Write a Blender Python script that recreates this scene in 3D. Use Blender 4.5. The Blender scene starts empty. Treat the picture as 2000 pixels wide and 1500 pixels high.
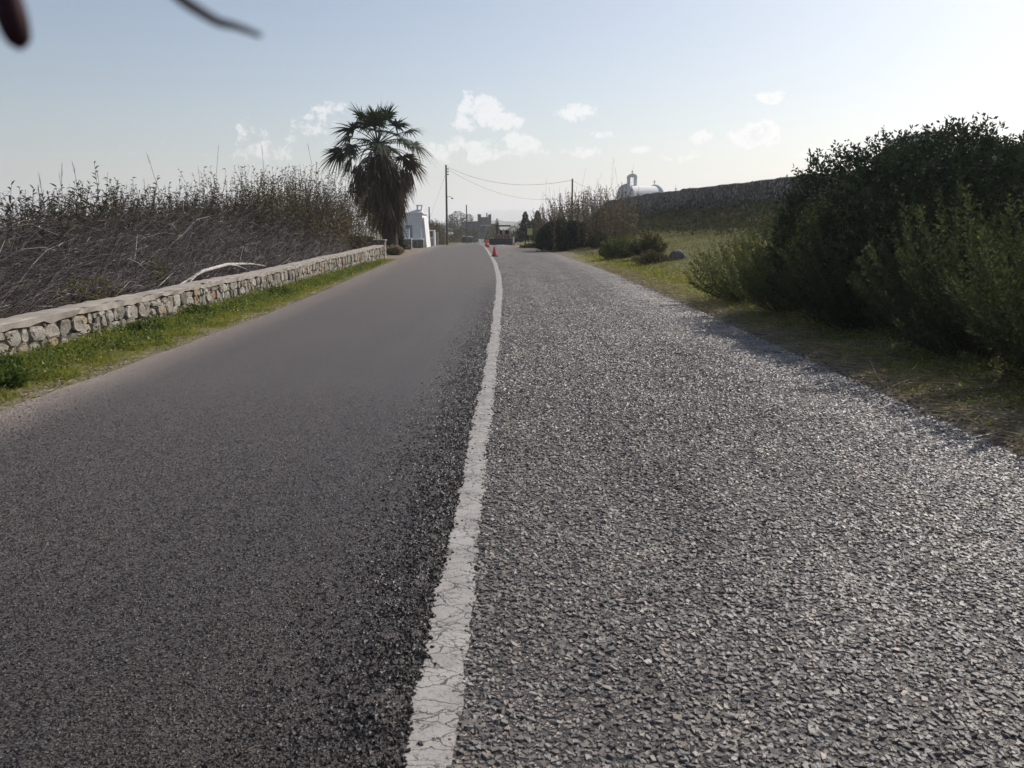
import bpy, math
import numpy as np
from mathutils import Vector, noise as mnoise

R = math.radians
rng = np.random.default_rng(11)
sc = bpy.context.scene
col = sc.collection

# ------------------------------------------------------------------ camera
CAM_H, F_PX, PITCH = 1.5, 1560.0, math.atan(310 / 1560)
cam_d = bpy.data.cameras.new("camera")
cam = bpy.data.objects.new("camera", cam_d)
col.objects.link(cam)
cam.location = (0, 0, CAM_H)
cam.rotation_euler = (math.pi / 2 - PITCH, 0, 0)
cam_d.sensor_width = 36
cam_d.lens = F_PX / 2000 * 36
cam_d.clip_start = 0.02
cam_d.clip_end = 30000
cam_d.dof.use_dof = True
cam_d.dof.focus_distance = 14
cam_d.dof.aperture_fstop = 7.5
sc.camera = cam

# ------------------------------------------------------------------ sky, sun, exposure
SUN_AZ, SUN_EL = R(45), R(40)          # azimuth measured from +Y towards +X
world = bpy.data.worlds.new("World")
sc.world = world
world.use_nodes = True
sun_d = bpy.data.lights.new("sun", 'SUN')
sun = bpy.data.objects.new("sun", sun_d)
col.objects.link(sun)
sun_d.energy = 4.2
sun_d.angle = R(0.53)
sun_d.color = (1.0, 0.94, 0.86)
sv = Vector((math.sin(SUN_AZ) * math.cos(SUN_EL), math.cos(SUN_AZ) * math.cos(SUN_EL), math.sin(SUN_EL)))
sun.rotation_euler = sv.to_track_quat('Z', 'Y').to_euler()
sc.view_settings.view_transform = 'Standard'
sc.view_settings.look = 'None'
sc.view_settings.gamma = 1
sc.view_settings.use_curve_mapping = False
sc.view_settings.exposure = 0.25
sc.cycles.use_denoising = True
sc.cycles.max_bounces = 8
sc.cycles.volume_bounces = 1
sc.cycles.transparent_max_bounces = 8

# ------------------------------------------------------------------ helpers
def ray(px, py):
    fx, fy = (px - 1000) / F_PX, (750 - py) / F_PX
    return np.array([fx, fy * math.sin(PITCH) + math.cos(PITCH), fy * math.cos(PITCH) - math.sin(PITCH)])

def W(px, py, y):
    """point at distance y (metres ahead) in the direction of a photo pixel"""
    d = ray(px, py)
    s = y / d[1]
    return np.array([d[0] * s, y, CAM_H + d[2] * s])

def nodes_of(idb):
    idb.use_nodes = True
    nt = idb.node_tree
    return nt, nt.nodes, nt.links

def math_n(nt, op, a, b=None, clamp=False):
    n = nt.nodes.new('ShaderNodeMath'); n.operation = op; n.use_clamp = clamp
    for i, v in enumerate((a, b)):
        if v is None: continue
        if isinstance(v, (int, float)): n.inputs[i].default_value = v
        else: nt.links.new(v, n.inputs[i])
    return n.outputs[0]

def mixc(nt, fac, a, b, mode='MIX'):
    n = nt.nodes.new('ShaderNodeMix'); n.data_type = 'RGBA'; n.blend_type = mode
    if isinstance(fac, (int, float)): n.inputs[0].default_value = fac
    else: nt.links.new(fac, n.inputs[0])
    for i, v in ((6, a), (7, b)):
        if isinstance(v, tuple): n.inputs[i].default_value = (*v, 1)
        else: nt.links.new(v, n.inputs[i])
    return n.outputs[2]

def ramp(nt, fac, stops, interp='LINEAR'):
    n = nt.nodes.new('ShaderNodeValToRGB'); cr = n.color_ramp; cr.interpolation = interp
    while len(cr.elements) < len(stops): cr.elements.new(0.5)
    for e, (p, c) in zip(cr.elements, stops):
        e.position = p
        e.color = (*c, 1) if isinstance(c, tuple) else (c, c, c, 1)
    nt.links.new(fac, n.inputs[0])
    return n.outputs[0]

def noise_n(nt, vec, scale, detail=4, rough=0.55, out=0):
    n = nt.nodes.new('ShaderNodeTexNoise')
    n.inputs['Scale'].default_value = scale
    n.inputs['Detail'].default_value = detail
    n.inputs['Roughness'].default_value = rough
    if vec is not None: nt.links.new(vec, n.inputs['Vector'])
    return n.outputs[out]

def voro_n(nt, vec, scale, feature='F1', out='Distance', rand=1.0):
    n = nt.nodes.new('ShaderNodeTexVoronoi'); n.feature = feature
    n.inputs['Scale'].default_value = scale
    n.inputs['Randomness'].default_value = rand
    if vec is not None: nt.links.new(vec, n.inputs['Vector'])
    return n.outputs[out]

def streaks(nt, v, lo, hi):
    mp = nt.nodes.new('ShaderNodeMapping'); mp.inputs['Scale'].default_value = (1.5, 0.09, 1)
    nt.links.new(v, mp.inputs['Vector'])
    return ramp(nt, noise_n(nt, mp.outputs[0], 1.6, 5, 0.6), [(0.32, lo), (0.68, hi)])

def obj_vec(nt):
    return nt.nodes.new('ShaderNodeTexCoord').outputs['Object']

def pos_vec(nt):
    return nt.nodes.new('ShaderNodeNewGeometry').outputs['Position']

def attr(nt, name='rnd'):
    n = nt.nodes.new('ShaderNodeAttribute'); n.attribute_name = name
    return n.outputs['Fac']

def bump(nt, h, strength, dist, prev=None):
    n = nt.nodes.new('ShaderNodeBump')
    n.inputs['Strength'].default_value = strength
    n.inputs['Distance'].default_value = dist
    nt.links.new(h, n.inputs['Height'])
    if prev is not None: nt.links.new(prev, n.inputs['Normal'])
    return n.outputs[0]

def new_mat(name, rough=0.7, spec=0.4):
    m = bpy.data.materials.new(name)
    nt, N, L = nodes_of(m)
    b = N['Principled BSDF']
    b.inputs['Roughness'].default_value = rough
    b.inputs['Specular IOR Level'].default_value = spec
    return m, nt, b

def plain(name, c, rough=0.7, spec=0.4, var=0.18, scale=6.0, metal=0.0, bmp=0.0):
    m, nt, b = new_mat(name, rough, spec)
    v = pos_vec(nt)
    f = noise_n(nt, v, scale, 5)
    lo = tuple(x * (1 - var) for x in c); hi = tuple(min(1, x * (1 + var)) for x in c)
    nt.links.new(ramp(nt, f, [(0.3, lo), (0.7, hi)]), b.inputs['Base Color'])
    b.inputs['Metallic'].default_value = metal
    if bmp: nt.links.new(bump(nt, noise_n(nt, v, scale * 8, 4), 0.5, bmp), b.inputs['Normal'])
    return m

def leaf_mat(name, stops, trans=0.3, rough=0.5, spec=0.35, tint=1.5):
    """colour varies from leaf to leaf by the attribute rnd; part of the light passes through the leaf"""
    m, nt, b = new_mat(name, rough, spec)
    c = ramp(nt, attr(nt), stops)
    nt.links.new(c, b.inputs['Base Color'])
    t = nt.nodes.new('ShaderNodeBsdfTranslucent')
    nt.links.new(mixc(nt, 1.0, c, (tint, tint * 1.05, tint * 0.55), 'MULTIPLY'), t.inputs['Color'])
    mx = nt.nodes.new('ShaderNodeMixShader'); mx.inputs[0].default_value = trans
    nt.links.new(b.outputs[0], mx.inputs[1]); nt.links.new(t.outputs[0], mx.inputs[2])
    nt.links.new(mx.outputs[0], nt.nodes['Material Output'].inputs['Surface'])
    return m

def mesh_data(name, parts, smooth=False):
    """parts: list of (V (N,3), F (M,k), material index, rnd per vertex or None)"""
    Vs, loops, starts, totals, mids, rnds = [], [], [], [], [], []
    nv = nl = 0
    for p in parts:
        V, F = np.asarray(p[0], float).reshape(-1, 3), np.asarray(p[1], np.int64)
        mi = p[2] if len(p) > 2 else 0
        rd = p[3] if len(p) > 3 and p[3] is not None else np.full(len(V), 0.5)
        if len(F) == 0: continue
        k = F.shape[1]
        Vs.append(V); loops.append((F + nv).ravel())
        starts.append(nl + np.arange(len(F)) * k); totals.append(np.full(len(F), k))
        mids.append(np.full(len(F), mi)); rnds.append(np.broadcast_to(rd, (len(V),)))
        nv += len(V); nl += F.size
    me = bpy.data.meshes.new(name)
    V = np.concatenate(Vs); lo = np.concatenate(loops)
    me.vertices.add(len(V)); me.vertices.foreach_set('co', V.astype(np.float32).ravel())
    me.loops.add(len(lo)); me.loops.foreach_set('vertex_index', lo.astype(np.int32))
    st = np.concatenate(starts); me.polygons.add(len(st))
    me.polygons.foreach_set('loop_start', st.astype(np.int32))
    me.polygons.foreach_set('loop_total', np.concatenate(totals).astype(np.int32))
    me.polygons.foreach_set('material_index', np.concatenate(mids).astype(np.int32))
    me.polygons.foreach_set('use_smooth', np.full(len(st), smooth))
    a = me.attributes.new('rnd', 'FLOAT', 'POINT'); a.data.foreach_set('value', np.concatenate(rnds).astype(np.float32))
    me.update(calc_edges=True)
    return me

def obj(name, parts, mats, parent=None, smooth=False, **props):
    me = mesh_data(name, parts, smooth)
    for m in (mats if isinstance(mats, (list, tuple)) else [mats]): me.materials.append(m)
    o = bpy.data.objects.new(name, me); col.objects.link(o)
    if parent is not None:
        o.parent = parent; o.matrix_parent_inverse = parent.matrix_world.inverted()
    for k, v in props.items(): o[k] = v
    return o

def thing(name, loc, label, category, group=None):
    o = bpy.data.objects.new(name, None); col.objects.link(o)
    o.location = Vector([float(c) for c in loc]); o.empty_display_size = 0.2
    o['label'] = label; o['category'] = category
    if group: o['group'] = group
    bpy.context.view_layer.update()
    return o

BOXF = np.array([[0, 3, 2, 1], [4, 5, 6, 7], [0, 1, 5, 4], [1, 2, 6, 5], [2, 3, 7, 6], [3, 0, 4, 7]])
def box(x0, x1, y0, y1, z0, z1, mi=0, rnd=None, taper=None):
    V = np.array([[x0, y0, z0], [x1, y0, z0], [x1, y1, z0], [x0, y1, z0], [x0, y0, z1], [x1, y0, z1], [x1, y1, z1], [x0, y1, z1]], float)
    if taper is not None:
        c = V[4:].mean(0); V[4:, :2] = c[:2] + (V[4:, :2] - c[:2]) * taper
    return (V, BOXF, mi, rnd)

def norm(v):
    return v / np.maximum(np.linalg.norm(v, axis=-1, keepdims=True), 1e-9)

def tubes(P, Rd, n=4, mi=0, rnd=None, cap=False):
    """P (S,K,3) centre lines, Rd (S,K) radii"""
    P = np.asarray(P, float); Rd = np.asarray(Rd, float)
    if P.ndim == 2: P, Rd = P[None], Rd[None]
    S, K = P.shape[:2]
    t = norm(np.gradient(P, axis=1))
    ref = np.where(np.abs(norm(P[:, -1] - P[:, 0])[:, 2:3]) > 0.8, np.array([[1., 0, 0]]), np.array([[0, 0, 1.]]))
    a = norm(np.cross(t, ref[:, None, :])); b = np.cross(t, a)
    ang = np.arange(n) / n * 2 * np.pi
    V = P[:, :, None] + Rd[:, :, None, None] * (a[:, :, None] * np.cos(ang)[None, None, :, None] + b[:, :, None] * np.sin(ang)[None, None, :, None])
    idx = np.arange(S * K * n).reshape(S, K, n)
    i0, i1 = idx[:, :-1], idx[:, 1:]
    F = np.stack([i0, np.roll(i0, -1, 2), np.roll(i1, -1, 2), i1], -1).reshape(-1, 4)
    rd = None if rnd is None else np.repeat(np.broadcast_to(rnd, (S,)), K * n)
    out = [(V.reshape(-1, 3), F, mi, rd)]
    if cap:
        out.append((V[:, -1].reshape(-1, 3), np.arange(S * n).reshape(S, n), mi, None if rnd is None else np.repeat(np.broadcast_to(rnd, (S,)), n)))
    return out

def blades(base, d, L, Wd, droop, K=3, mi=0, rnd=None, side=None, taper=1.0):
    """curved tapering strips: base (N,3), d (N,3) unit, lengths, widths, droop (fraction of the length)"""
    base = np.asarray(base, float); N = len(base)
    d = norm(d); L = np.broadcast_to(L, (N,)); Wd = np.broadcast_to(Wd, (N,)); droop = np.broadcast_to(droop, (N,))
    if side is None:
        rv = rng.normal(size=(N, 3)); rv[:, 2] *= 0.4
        side = norm(np.cross(d, rv))
    t = np.linspace(0, 1, K + 1)
    c = base[:, None] + d[:, None] * (L[:, None] * t)[:, :, None]
    c[:, :, 2] -= (droop * L)[:, None] * t ** 2
    w = Wd[:, None] * np.interp(t, [0, 0.3, 1], [0.55, 1, 0.0])[None] ** taper * 0.5
    Lf, Rt = c[:, :K] - side[:, None] * w[:, :K, None], c[:, :K] + side[:, None] * w[:, :K, None]
    V = np.concatenate([np.stack([Lf, Rt], 2).reshape(N, 2 * K, 3), c[:, K:]], 1)
    off = (np.arange(N) * (2 * K + 1))[:, None]
    rd = None if rnd is None else np.repeat(np.broadcast_to(rnd, (N,)), 2 * K + 1)
    q = np.concatenate([off + np.array([2 * k, 2 * k + 1, 2 * k + 3, 2 * k + 2])[None] for k in range(K - 1)]) if K > 1 else np.zeros((0, 4), int)
    tr = off + np.array([2 * K - 2, 2 * K - 1, 2 * K])[None]
    Vr = V.reshape(-1, 3)
    if len(q):
        nV = len(Vr)
        return [(Vr, q, mi, rd), (Vr, tr, mi, rd)]
    return [(Vr, tr, mi, rd)]

def leaves(base, d, L, Wd, mi=0, rnd=None, nrm=None):
    """rhombic leaves with a slight fold"""
    base = np.asarray(base, float); N = len(base); d = norm(d)
    L = np.broadcast_to(L, (N,))[:, None]; Wd = np.broadcast_to(Wd, (N,))[:, None]
    if nrm is None: nrm = rng.normal(size=(N, 3))
    s = norm(np.cross(d, nrm)); up = np.cross(s, d)
    m = base + d * L * 0.5 + up * Wd * 0.15
    V = np.stack([base, m + s * Wd * 0.5, base + d * L, m - s * Wd * 0.5], 1).reshape(-1, 3)
    F = np.arange(N * 4).reshape(N, 4)
    rd = None if rnd is None else np.repeat(np.broadcast_to(rnd, (N,)), 4)
    return [(V, F, mi, rd)]

def grid(xs, ys, zf, mi=0):
    X, Y = np.meshgrid(xs, ys)
    V = np.stack([X, Y, zf(X, Y)], -1).reshape(-1, 3)
    nx, ny = len(xs), len(ys)
    i = np.arange(nx * ny).reshape(ny, nx)
    F = np.stack([i[:-1, :-1], i[:-1, 1:], i[1:, 1:], i[1:, :-1]], -1).reshape(-1, 4)
    return V, F

def fbm(x, y, s=1.0, seed=0.0):
    """cheap smooth pseudo noise in about -1..1"""
    x, y = np.asarray(x, float) * s + seed * 7.3, np.asarray(y, float) * s + seed * 3.1
    return (np.sin(x * 1.7 + 1.3 * np.sin(y * 1.1 + seed)) + np.sin(y * 2.3 + 1.7 * np.sin(x * 0.9 + 2 * seed)) + 0.6 * np.sin(3.7 * x + 2.9 * y) + 0.5 * np.sin(6.1 * x - 5.3 * y + 2 * np.sin(x * 2.2))) / 3.1

def off(y):
    """how far the road has swung to the left at distance y"""
    return np.interp(y, [-60, 12, 18, 24, 32, 44, 60, 75, 100, 160, 7000], [0, 0, -.05, -.16, -.42, -.98, -1.75, -2.4, -3.5, -6, -300])

def zr(y):
    return np.interp(y, [-60, 40, 55, 70, 85, 120, 250, 600, 2000, 8000], [0, 0, -.06, -.2, -.58, -1.4, -2.7, -6, -12, -30])

def H(x, y):
    """height of the ground"""
    x, y = np.asarray(x, float), np.asarray(y, float)
    u = x - off(y)
    z = zr(y).copy()
    fade = np.interp(y, [-60, 105, 210], [1, 1, 0])
    z = z + fade * np.interp(u, [3.3, 4.3, 7, 10.5, 12.0, 13.2, 15, 60, 300, 900], [0, .05, .4, .95, 1.25, 1.6, 3.2, 3.4, 4, 0])
    z = z + np.interp(u, [-4.3, -4.05, 3.2, 3.5], [.02, -.07, -.07, .0])
    z = z + np.where((u < -4.3) | (u > 3.6), 0.03 * fbm(x, y, 1.3) * np.interp(np.abs(u), [3.6, 6], [.5, 1]), 0)
    z = z + np.interp(u, [-400, -40, -12, -6.3], [2, -.2, -.15, 0])
    return z

# ------------------------------------------------------------------ the sky
def build_world():
    nt, N, L = nodes_of(world)
    bg = N['Background']; out = N['World Output']
    sky = N.new('ShaderNodeTexSky'); sky.sky_type = 'NISHITA'; sky.sun_disc = False
    sky.sun_elevation = SUN_EL; sky.sun_rotation = SUN_AZ
    sky.altitude = 0; sky.air_density = 1.0; sky.dust_density = 1.5; sky.ozone_density = 1.0
    L.new(sky.outputs[0], bg.inputs['Color']); bg.inputs['Strength'].default_value = 0.088
    v = N.new('ShaderNodeTexCoord').outputs['Generated']
    sx = N.new('ShaderNodeSeparateXYZ'); L.new(v, sx.inputs[0])
    az = math_n(nt, 'ARCTAN2', sx.outputs[0], sx.outputs[1])
    el = math_n(nt, 'ARCSINE', sx.outputs[2])
    # billows: the outline of every cloud is pushed about by noise
    n1 = noise_n(nt, v, 30, 7, 0.66); n2 = noise_n(nt, v, 95, 5, 0.65)
    wob = math_n(nt, 'ADD', math_n(nt, 'MULTIPLY', math_n(nt, 'SUBTRACT', n1, 0.5), 5.0), math_n(nt, 'MULTIPLY', math_n(nt, 'SUBTRACT', n2, 0.5), 2.2))
    dens = None
    clouds = [(945, 212, 34, 26, 1), (975, 236, 40, 15, .9), (918, 236, 26, 13, .6), (1125, 222, 36, 12, .5), (1505, 188, 22, 10, .8), (1470, 260, 38, 17, .9), (640, 222, 36, 16, .35),
              (1005, 278, 40, 16, .75), (985, 300, 50, 14, .6), (895, 298, 60, 18, .6), (500, 255, 60, 12, .2), (470, 285, 80, 18, .2), (595, 262, 50, 14, .15), (1250, 291, 22, 6, .55),
              (1370, 272, 18, 9, .6), (1350, 307, 40, 10, .5), (1130, 299, 40, 9, .5), (2, 158, 24, 8, .7), (1600, 302, 40, 12, .5), (300, 300, 80, 12, .05), (1180, 262, 14, 5, .4)]
    for a in range(18):                                   # the same fair-weather clouds go on round the rest of the sky
        ang = 0.85 + a * 0.27 + 0.09 * math.sin(a * 3.7)
        clouds.append((ang, 0.09 + 0.05 * math.sin(a * 2.3), 0.03 + 0.012 * math.sin(a * 5), 0.011, .6))
    for c in clouds:
        if c[0] > 3:
            d = ray(c[0], c[1]); d = d / np.linalg.norm(d)
            ca, ce, wa, we = math.atan2(d[0], d[1]), math.asin(d[2]), c[2] / F_PX, c[3] / F_PX
        else:
            ca, ce, wa, we = c[0] if c[0] < math.pi else c[0] - 2 * math.pi, c[1], c[2], c[3]
        da = math_n(nt, 'DIVIDE', math_n(nt, 'SUBTRACT', az, ca), wa * 1.5)
        de = math_n(nt, 'DIVIDE', math_n(nt, 'SUBTRACT', el, ce), we * 1.55)
        r2 = math_n(nt, 'ADD', math_n(nt, 'MULTIPLY', da, da), math_n(nt, 'MULTIPLY', de, de))
        b = math_n(nt, 'MULTIPLY', math_n(nt, 'SUBTRACT', 1.0, r2), c[4])
        b = math_n(nt, 'MAXIMUM', b, -4.0)
        dens = b if dens is None else math_n(nt, 'MAXIMUM', dens, b)
    dens = math_n(nt, 'ADD', dens, math_n(nt, 'MULTIPLY', math_n(nt, 'SUBTRACT', wob, 0.45), 0.62))
    fac = ramp(nt, dens, [(0.0, 0.0), (0.28, 0.5), (0.7, 0.9)])
    ccol = ramp(nt, dens, [(0.05, (1.0, 0.98, 0.95)), (0.35, (0.96, 0.94, 0.92)), (0.75, (0.74, 0.74, 0.75))])
    bc = N.new('ShaderNodeBackground'); L.new(ccol, bc.inputs['Color']); bc.inputs['Strength'].default_value = 1.0
    mx = N.new('ShaderNodeMixShader'); L.new(fac, mx.inputs[0]); L.new(bg.outputs[0], mx.inputs[1]); L.new(bc.outputs[0], mx.inputs[2])
    L.new(mx.outputs[0], out.inputs['Surface'])
build_world()

# ------------------------------------------------------------------ materials
def ground_mat():
    m, nt, b = new_mat('ground', 0.95, 0.1)
    v = pos_vec(nt)
    big = noise_n(nt, v, 0.6, 5, 0.6); fine = noise_n(nt, v, 14, 5, 0.65)
    grass = ramp(nt, fine, [(0.3, (0.05, 0.06, 0.018)), (0.55, (0.10, 0.105, 0.03)), (0.75, (0.17, 0.15, 0.06))])
    dirt = ramp(nt, fine, [(0.3, (0.13, 0.105, 0.08)), (0.7, (0.27, 0.225, 0.175))])
    g = attr(nt, 'rnd')
    f = math_n(nt, 'ADD', math_n(nt, 'MULTIPLY', math_n(nt, 'SUBTRACT', big, 0.5), 0.9), g, True)
    nt.links.new(mixc(nt, f, dirt, grass), b.inputs['Base Color'])
    nt.links.new(bump(nt, fine, 0.8, 0.03), b.inputs['Normal'])
    return m

def old_asphalt_mat():
    m, nt, b = new_mat('worn_chip_asphalt', 0.62, 0.35)
    v = pos_vec(nt)
    wv = nt.nodes.new('ShaderNodeVectorMath'); wv.operation = 'ADD'
    nz = nt.nodes.new('ShaderNodeTexNoise'); nz.inputs['Scale'].default_value = 30
    sc_ = nt.nodes.new('ShaderNodeVectorMath'); sc_.operation = 'SCALE'; sc_.inputs['Scale'].default_value = 0.012
    nt.links.new(v, nz.inputs['Vector']); nt.links.new(nz.outputs['Color'], sc_.inputs[0])
    nt.links.new(v, wv.inputs[0]); nt.links.new(sc_.outputs[0], wv.inputs[1])
    vv = wv.outputs[0]
    d = voro_n(nt, vv, 52, 'DISTANCE_TO_EDGE'); cell = voro_n(nt, vv, 52, 'F1', 'Color')
    bw = nt.nodes.new('ShaderNodeSeparateColor'); nt.links.new(cell, bw.inputs[0])
    chips = ramp(nt, bw.outputs[0], [(0.0, (0.068, 0.06, 0.053)), (0.5, (0.142, 0.124, 0.109)), (0.85, (0.22, 0.19, 0.167)), (1.0, (0.28, 0.225, 0.18))])
    edge = ramp(nt, d, [(0.04, 0.0), (0.22, 1.0)])
    c = mixc(nt, edge, (0.03, 0.029, 0.028), chips)
    stain = ramp(nt, noise_n(nt, v, 0.8, 5, 0.6), [(0.35, 0.72), (0.7, 1.2)])
    c = mixc(nt, 1.0, c, stain, 'MULTIPLY')
    c = mixc(nt, 1.0, c, streaks(nt, v, (0.66, 0.68, 0.7), (1.28, 1.22, 1.16)), 'MULTIPLY')
    b.inputs['Sheen Weight'].default_value = 0.4; b.inputs['Sheen Roughness'].default_value = 0.35; b.inputs['Sheen Tint'].default_value = (1, .85, .76, 1)
    dust = attr(nt, 'rnd')
    dn = math_n(nt, 'MULTIPLY', dust, ramp(nt, noise_n(nt, v, 2.2, 6, 0.65), [(0.3, 0.15), (0.65, 1.0)]), True)
    c = mixc(nt, dn, c, (0.34, 0.31, 0.28))
    nt.links.new(c, b.inputs['Base Color'])
    tilt = bw.outputs[1]
    h = math_n(nt, 'MULTIPLY', edge, math_n(nt, 'ADD', math_n(nt, 'MULTIPLY', tilt, 0.7), 0.5))
    nt.links.new(bump(nt, h, 1.0, 0.012), b.inputs['Normal'])
    return m

def new_asphalt_mat():
    m, nt, b = new_mat('fresh_asphalt', 0.6, 0.35)
    v = pos_vec(nt)
    d = voro_n(nt, v, 105, 'F1'); cell = voro_n(nt, v, 105, 'F1', 'Color')
    s = nt.nodes.new('ShaderNodeSeparateColor'); nt.links.new(cell, s.inputs[0])
    c = ramp(nt, s.outputs[0], [(0.0, (0.012, 0.0104, 0.0092)), (0.7, (0.028, 0.024, 0.021)), (1.0, (0.065, 0.055, 0.047))])
    lay = mixc(nt, 1.0, ramp(nt, noise_n(nt, v, 0.55, 4, 0.5), [(0.35, 0.85), (0.65, 1.2)]), streaks(nt, v, (0.72, 0.73, 0.75), (1.32, 1.22, 1.15)), 'MULTIPLY')
    b.inputs['Sheen Weight'].default_value = 0.9; b.inputs['Sheen Roughness'].default_value = 0.19; b.inputs['Sheen Tint'].default_value = (1, .83, .73, 1)
    c = mixc(nt, 1.0, c, lay, 'MULTIPLY')
    nt.links.new(c, b.inputs['Base Color'])
    h = math_n(nt, 'ADD', math_n(nt, 'MULTIPLY', d, -1.0), math_n(nt, 'MULTIPLY', s.outputs[1], 0.8))
    nt.links.new(bump(nt, h, 0.9, 0.0068), b.inputs['Normal'])
    return m

def paint_mat():
    m, nt, b = new_mat('cracked_white_paint', 0.6, 0.4)
    v = pos_vec(nt)
    mp = nt.nodes.new('ShaderNodeMapping'); mp.inputs['Scale'].default_value = (0.55, 1.15, 1)
    nz = nt.nodes.new('ShaderNodeTexNoise'); nz.inputs['Scale'].default_value = 22; nz.inputs['Detail'].default_value = 4
    sc_ = nt.nodes.new('ShaderNodeVectorMath'); sc_.operation = 'SCALE'; sc_.inputs['Scale'].default_value = 0.06
    ad = nt.nodes.new('ShaderNodeVectorMath'); ad.operation = 'ADD'
    nt.links.new(v, nz.inputs['Vector']); nt.links.new(nz.outputs['Color'], sc_.inputs[0])
    nt.links.new(v, ad.inputs[0]); nt.links.new(sc_.outputs[0], ad.inputs[1]); nt.links.new(ad.outputs[0], mp.inputs['Vector'])
    d1 = voro_n(nt, mp.outputs[0], 9, 'DISTANCE_TO_EDGE'); d2 = voro_n(nt, mp.outputs[0], 27, 'DISTANCE_TO_EDGE')
    gate = ramp(nt, noise_n(nt, v, 7, 3), [(0.45, 1.0), (0.6, 0.0)])
    k1 = ramp(nt, d1, [(0.008, 0.0), (0.022, 1.0)])
    k2 = math_n(nt, 'MAXIMUM', ramp(nt, d2, [(0.015, 0.0), (0.05, 1.0)]), gate)
    k = math_n(nt, 'MULTIPLY', k1, k2)
    wear = ramp(nt, noise_n(nt, v, 90, 5, 0.7), [(0.33, 0.0), (0.45, 1.0)])
    k = math_n(nt, 'MULTIPLY', k, math_n(nt, 'ADD', math_n(nt, 'MULTIPLY', wear, 0.5), 0.5))
    base = ramp(nt, noise_n(nt, v, 5, 5, 0.6), [(0.3, (0.24, 0.222, 0.205)), (0.7, (0.38, 0.352, 0.328))])
    nt.links.new(mixc(nt, k, (0.06, 0.057, 0.053), base), b.inputs['Base Color'])
    h = math_n(nt, 'ADD', k, math_n(nt, 'MULTIPLY', noise_n(nt, v, 70, 4), 0.7))
    nt.links.new(bump(nt, h, 0.6, 0.004), b.inputs['Normal'])
    return m

def stone_mat(name='wall_stone', rust=True):
    m, nt, b = new_mat(name, 0.9, 0.2)
    v = pos_vec(nt)
    st = [(0.0, (0.16, 0.145, 0.125)), (0.25, (0.24, 0.216, 0.182)), (0.5, (0.34, 0.312, 0.272)), (0.72, (0.28, 0.238, 0.188)), (0.86, (0.42, 0.39, 0.34)), (0.93, (0.30, 0.185, 0.115) if rust else (.3, .28, .25)), (1.0, (0.36, 0.27, 0.18))]
    c = ramp(nt, attr(nt), st)
    n = noise_n(nt, v, 16, 7, 0.7)
    c = mixc(nt, 1.0, c, ramp(nt, n, [(0.3, 0.5), (0.55, 1.0), (0.75, 1.3)]), 'MULTIPLY')
    lich = ramp(nt, noise_n(nt, v, 38, 4, 0.7), [(0.6, 0.0), (0.7, 0.55)])
    c = mixc(nt, lich, c, (0.10, 0.095, 0.085))
    nt.links.new(c, b.inputs['Base Color'])
    nt.links.new(bump(nt, n, 0.9, 0.02), b.inputs['Normal'])
    return m

def rubble_mat(name, scale, lo, hi, bd=0.05):
    """masonry too far away to tell its stones apart"""
    m, nt, b = new_mat(name, 0.95, 0.15)
    v = pos_vec(nt)
    d = voro_n(nt, v, scale, 'DISTANCE_TO_EDGE'); cl = voro_n(nt, v, scale, 'F1', 'Color')
    s = nt.nodes.new('ShaderNodeSeparateColor'); nt.links.new(cl, s.inputs[0])
    c = ramp(nt, s.outputs[0], [(0, lo), (1, hi)])
    e = ramp(nt, d, [(0.02, 0.0), (0.12, 1.0)])
    nt.links.new(mixc(nt, e, tuple(x * .4 for x in lo), c), b.inputs['Base Color'])
    nt.links.new(bump(nt, e, 0.8, bd), b.inputs['Normal'])
    return m

M = {}
M['ground'] = ground_mat()
M['old'] = old_asphalt_mat()
M['new'] = new_asphalt_mat()
M['paint'] = paint_mat()
M['stone'] = stone_mat()
M['rubble'] = rubble_mat('dry_stone_far', 3.2, (0.16, 0.145, 0.13), (0.32, 0.285, 0.25))
M['castle'] = rubble_mat('castle_masonry', 2.2, (0.15, 0.145, 0.14), (0.25, 0.24, 0.23))
M['lowwall'] = rubble_mat('garden_wall_masonry', 5.0, (0.22, 0.19, 0.16), (0.42, 0.37, 0.32))
M['concrete'] = plain('concrete_cap', (0.31, 0.275, 0.24), 0.9, 0.2, 0.22, 3.5, bmp=0.006)
M['mortar'] = plain('pale_mortar', (0.30, 0.265, 0.225), 0.95, 0.1, 0.3, 14, bmp=0.01)
M['white'] = plain('white_limewash', (0.78, 0.77, 0.75), 0.85, 0.2, 0.06, 1.5)
M['whitepaint'] = plain('white_painted_boards', (0.72, 0.74, 0.73), 0.6, 0.3, 0.06, 3)
M['grey'] = plain('grey_paint', (0.30, 0.31, 0.34), 0.6, 0.4, 0.08, 3)
M['wood'] = plain('weathered_pole_wood', (0.13, 0.105, 0.085), 0.9, 0.2, 0.25, 5)
M['wire'] = plain('black_cable', (0.035, 0.035, 0.037), 0.7, 0.3, 0.1, 3)
M['metal'] = plain('dull_metal', (0.35, 0.35, 0.36), 0.45, 0.5, 0.1, 3, metal=0.7)
M['orange'] = plain('orange_red_plastic', (0.75, 0.07, 0.045), 0.45, 0.45, 0.08, 9)
M['conewhite'] = plain('white_reflective_band', (0.8, 0.8, 0.8), 0.4, 0.5, 0.04, 9)
M['darksteel'] = plain('machine_dark_steel', (0.04, 0.04, 0.045), 0.55, 0.4, 0.3, 3)
M['machine'] = plain('machine_dusty_orange', (0.38, 0.16, 0.08), 0.6, 0.4, 0.3, 3)
M['machinegrey'] = plain('machine_dusty_beige', (0.42, 0.37, 0.31), 0.6, 0.4, 0.2, 3)
M['rubber'] = plain('black_rubber', (0.025, 0.025, 0.025), 0.75, 0.3, 0.2, 3)
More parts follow.
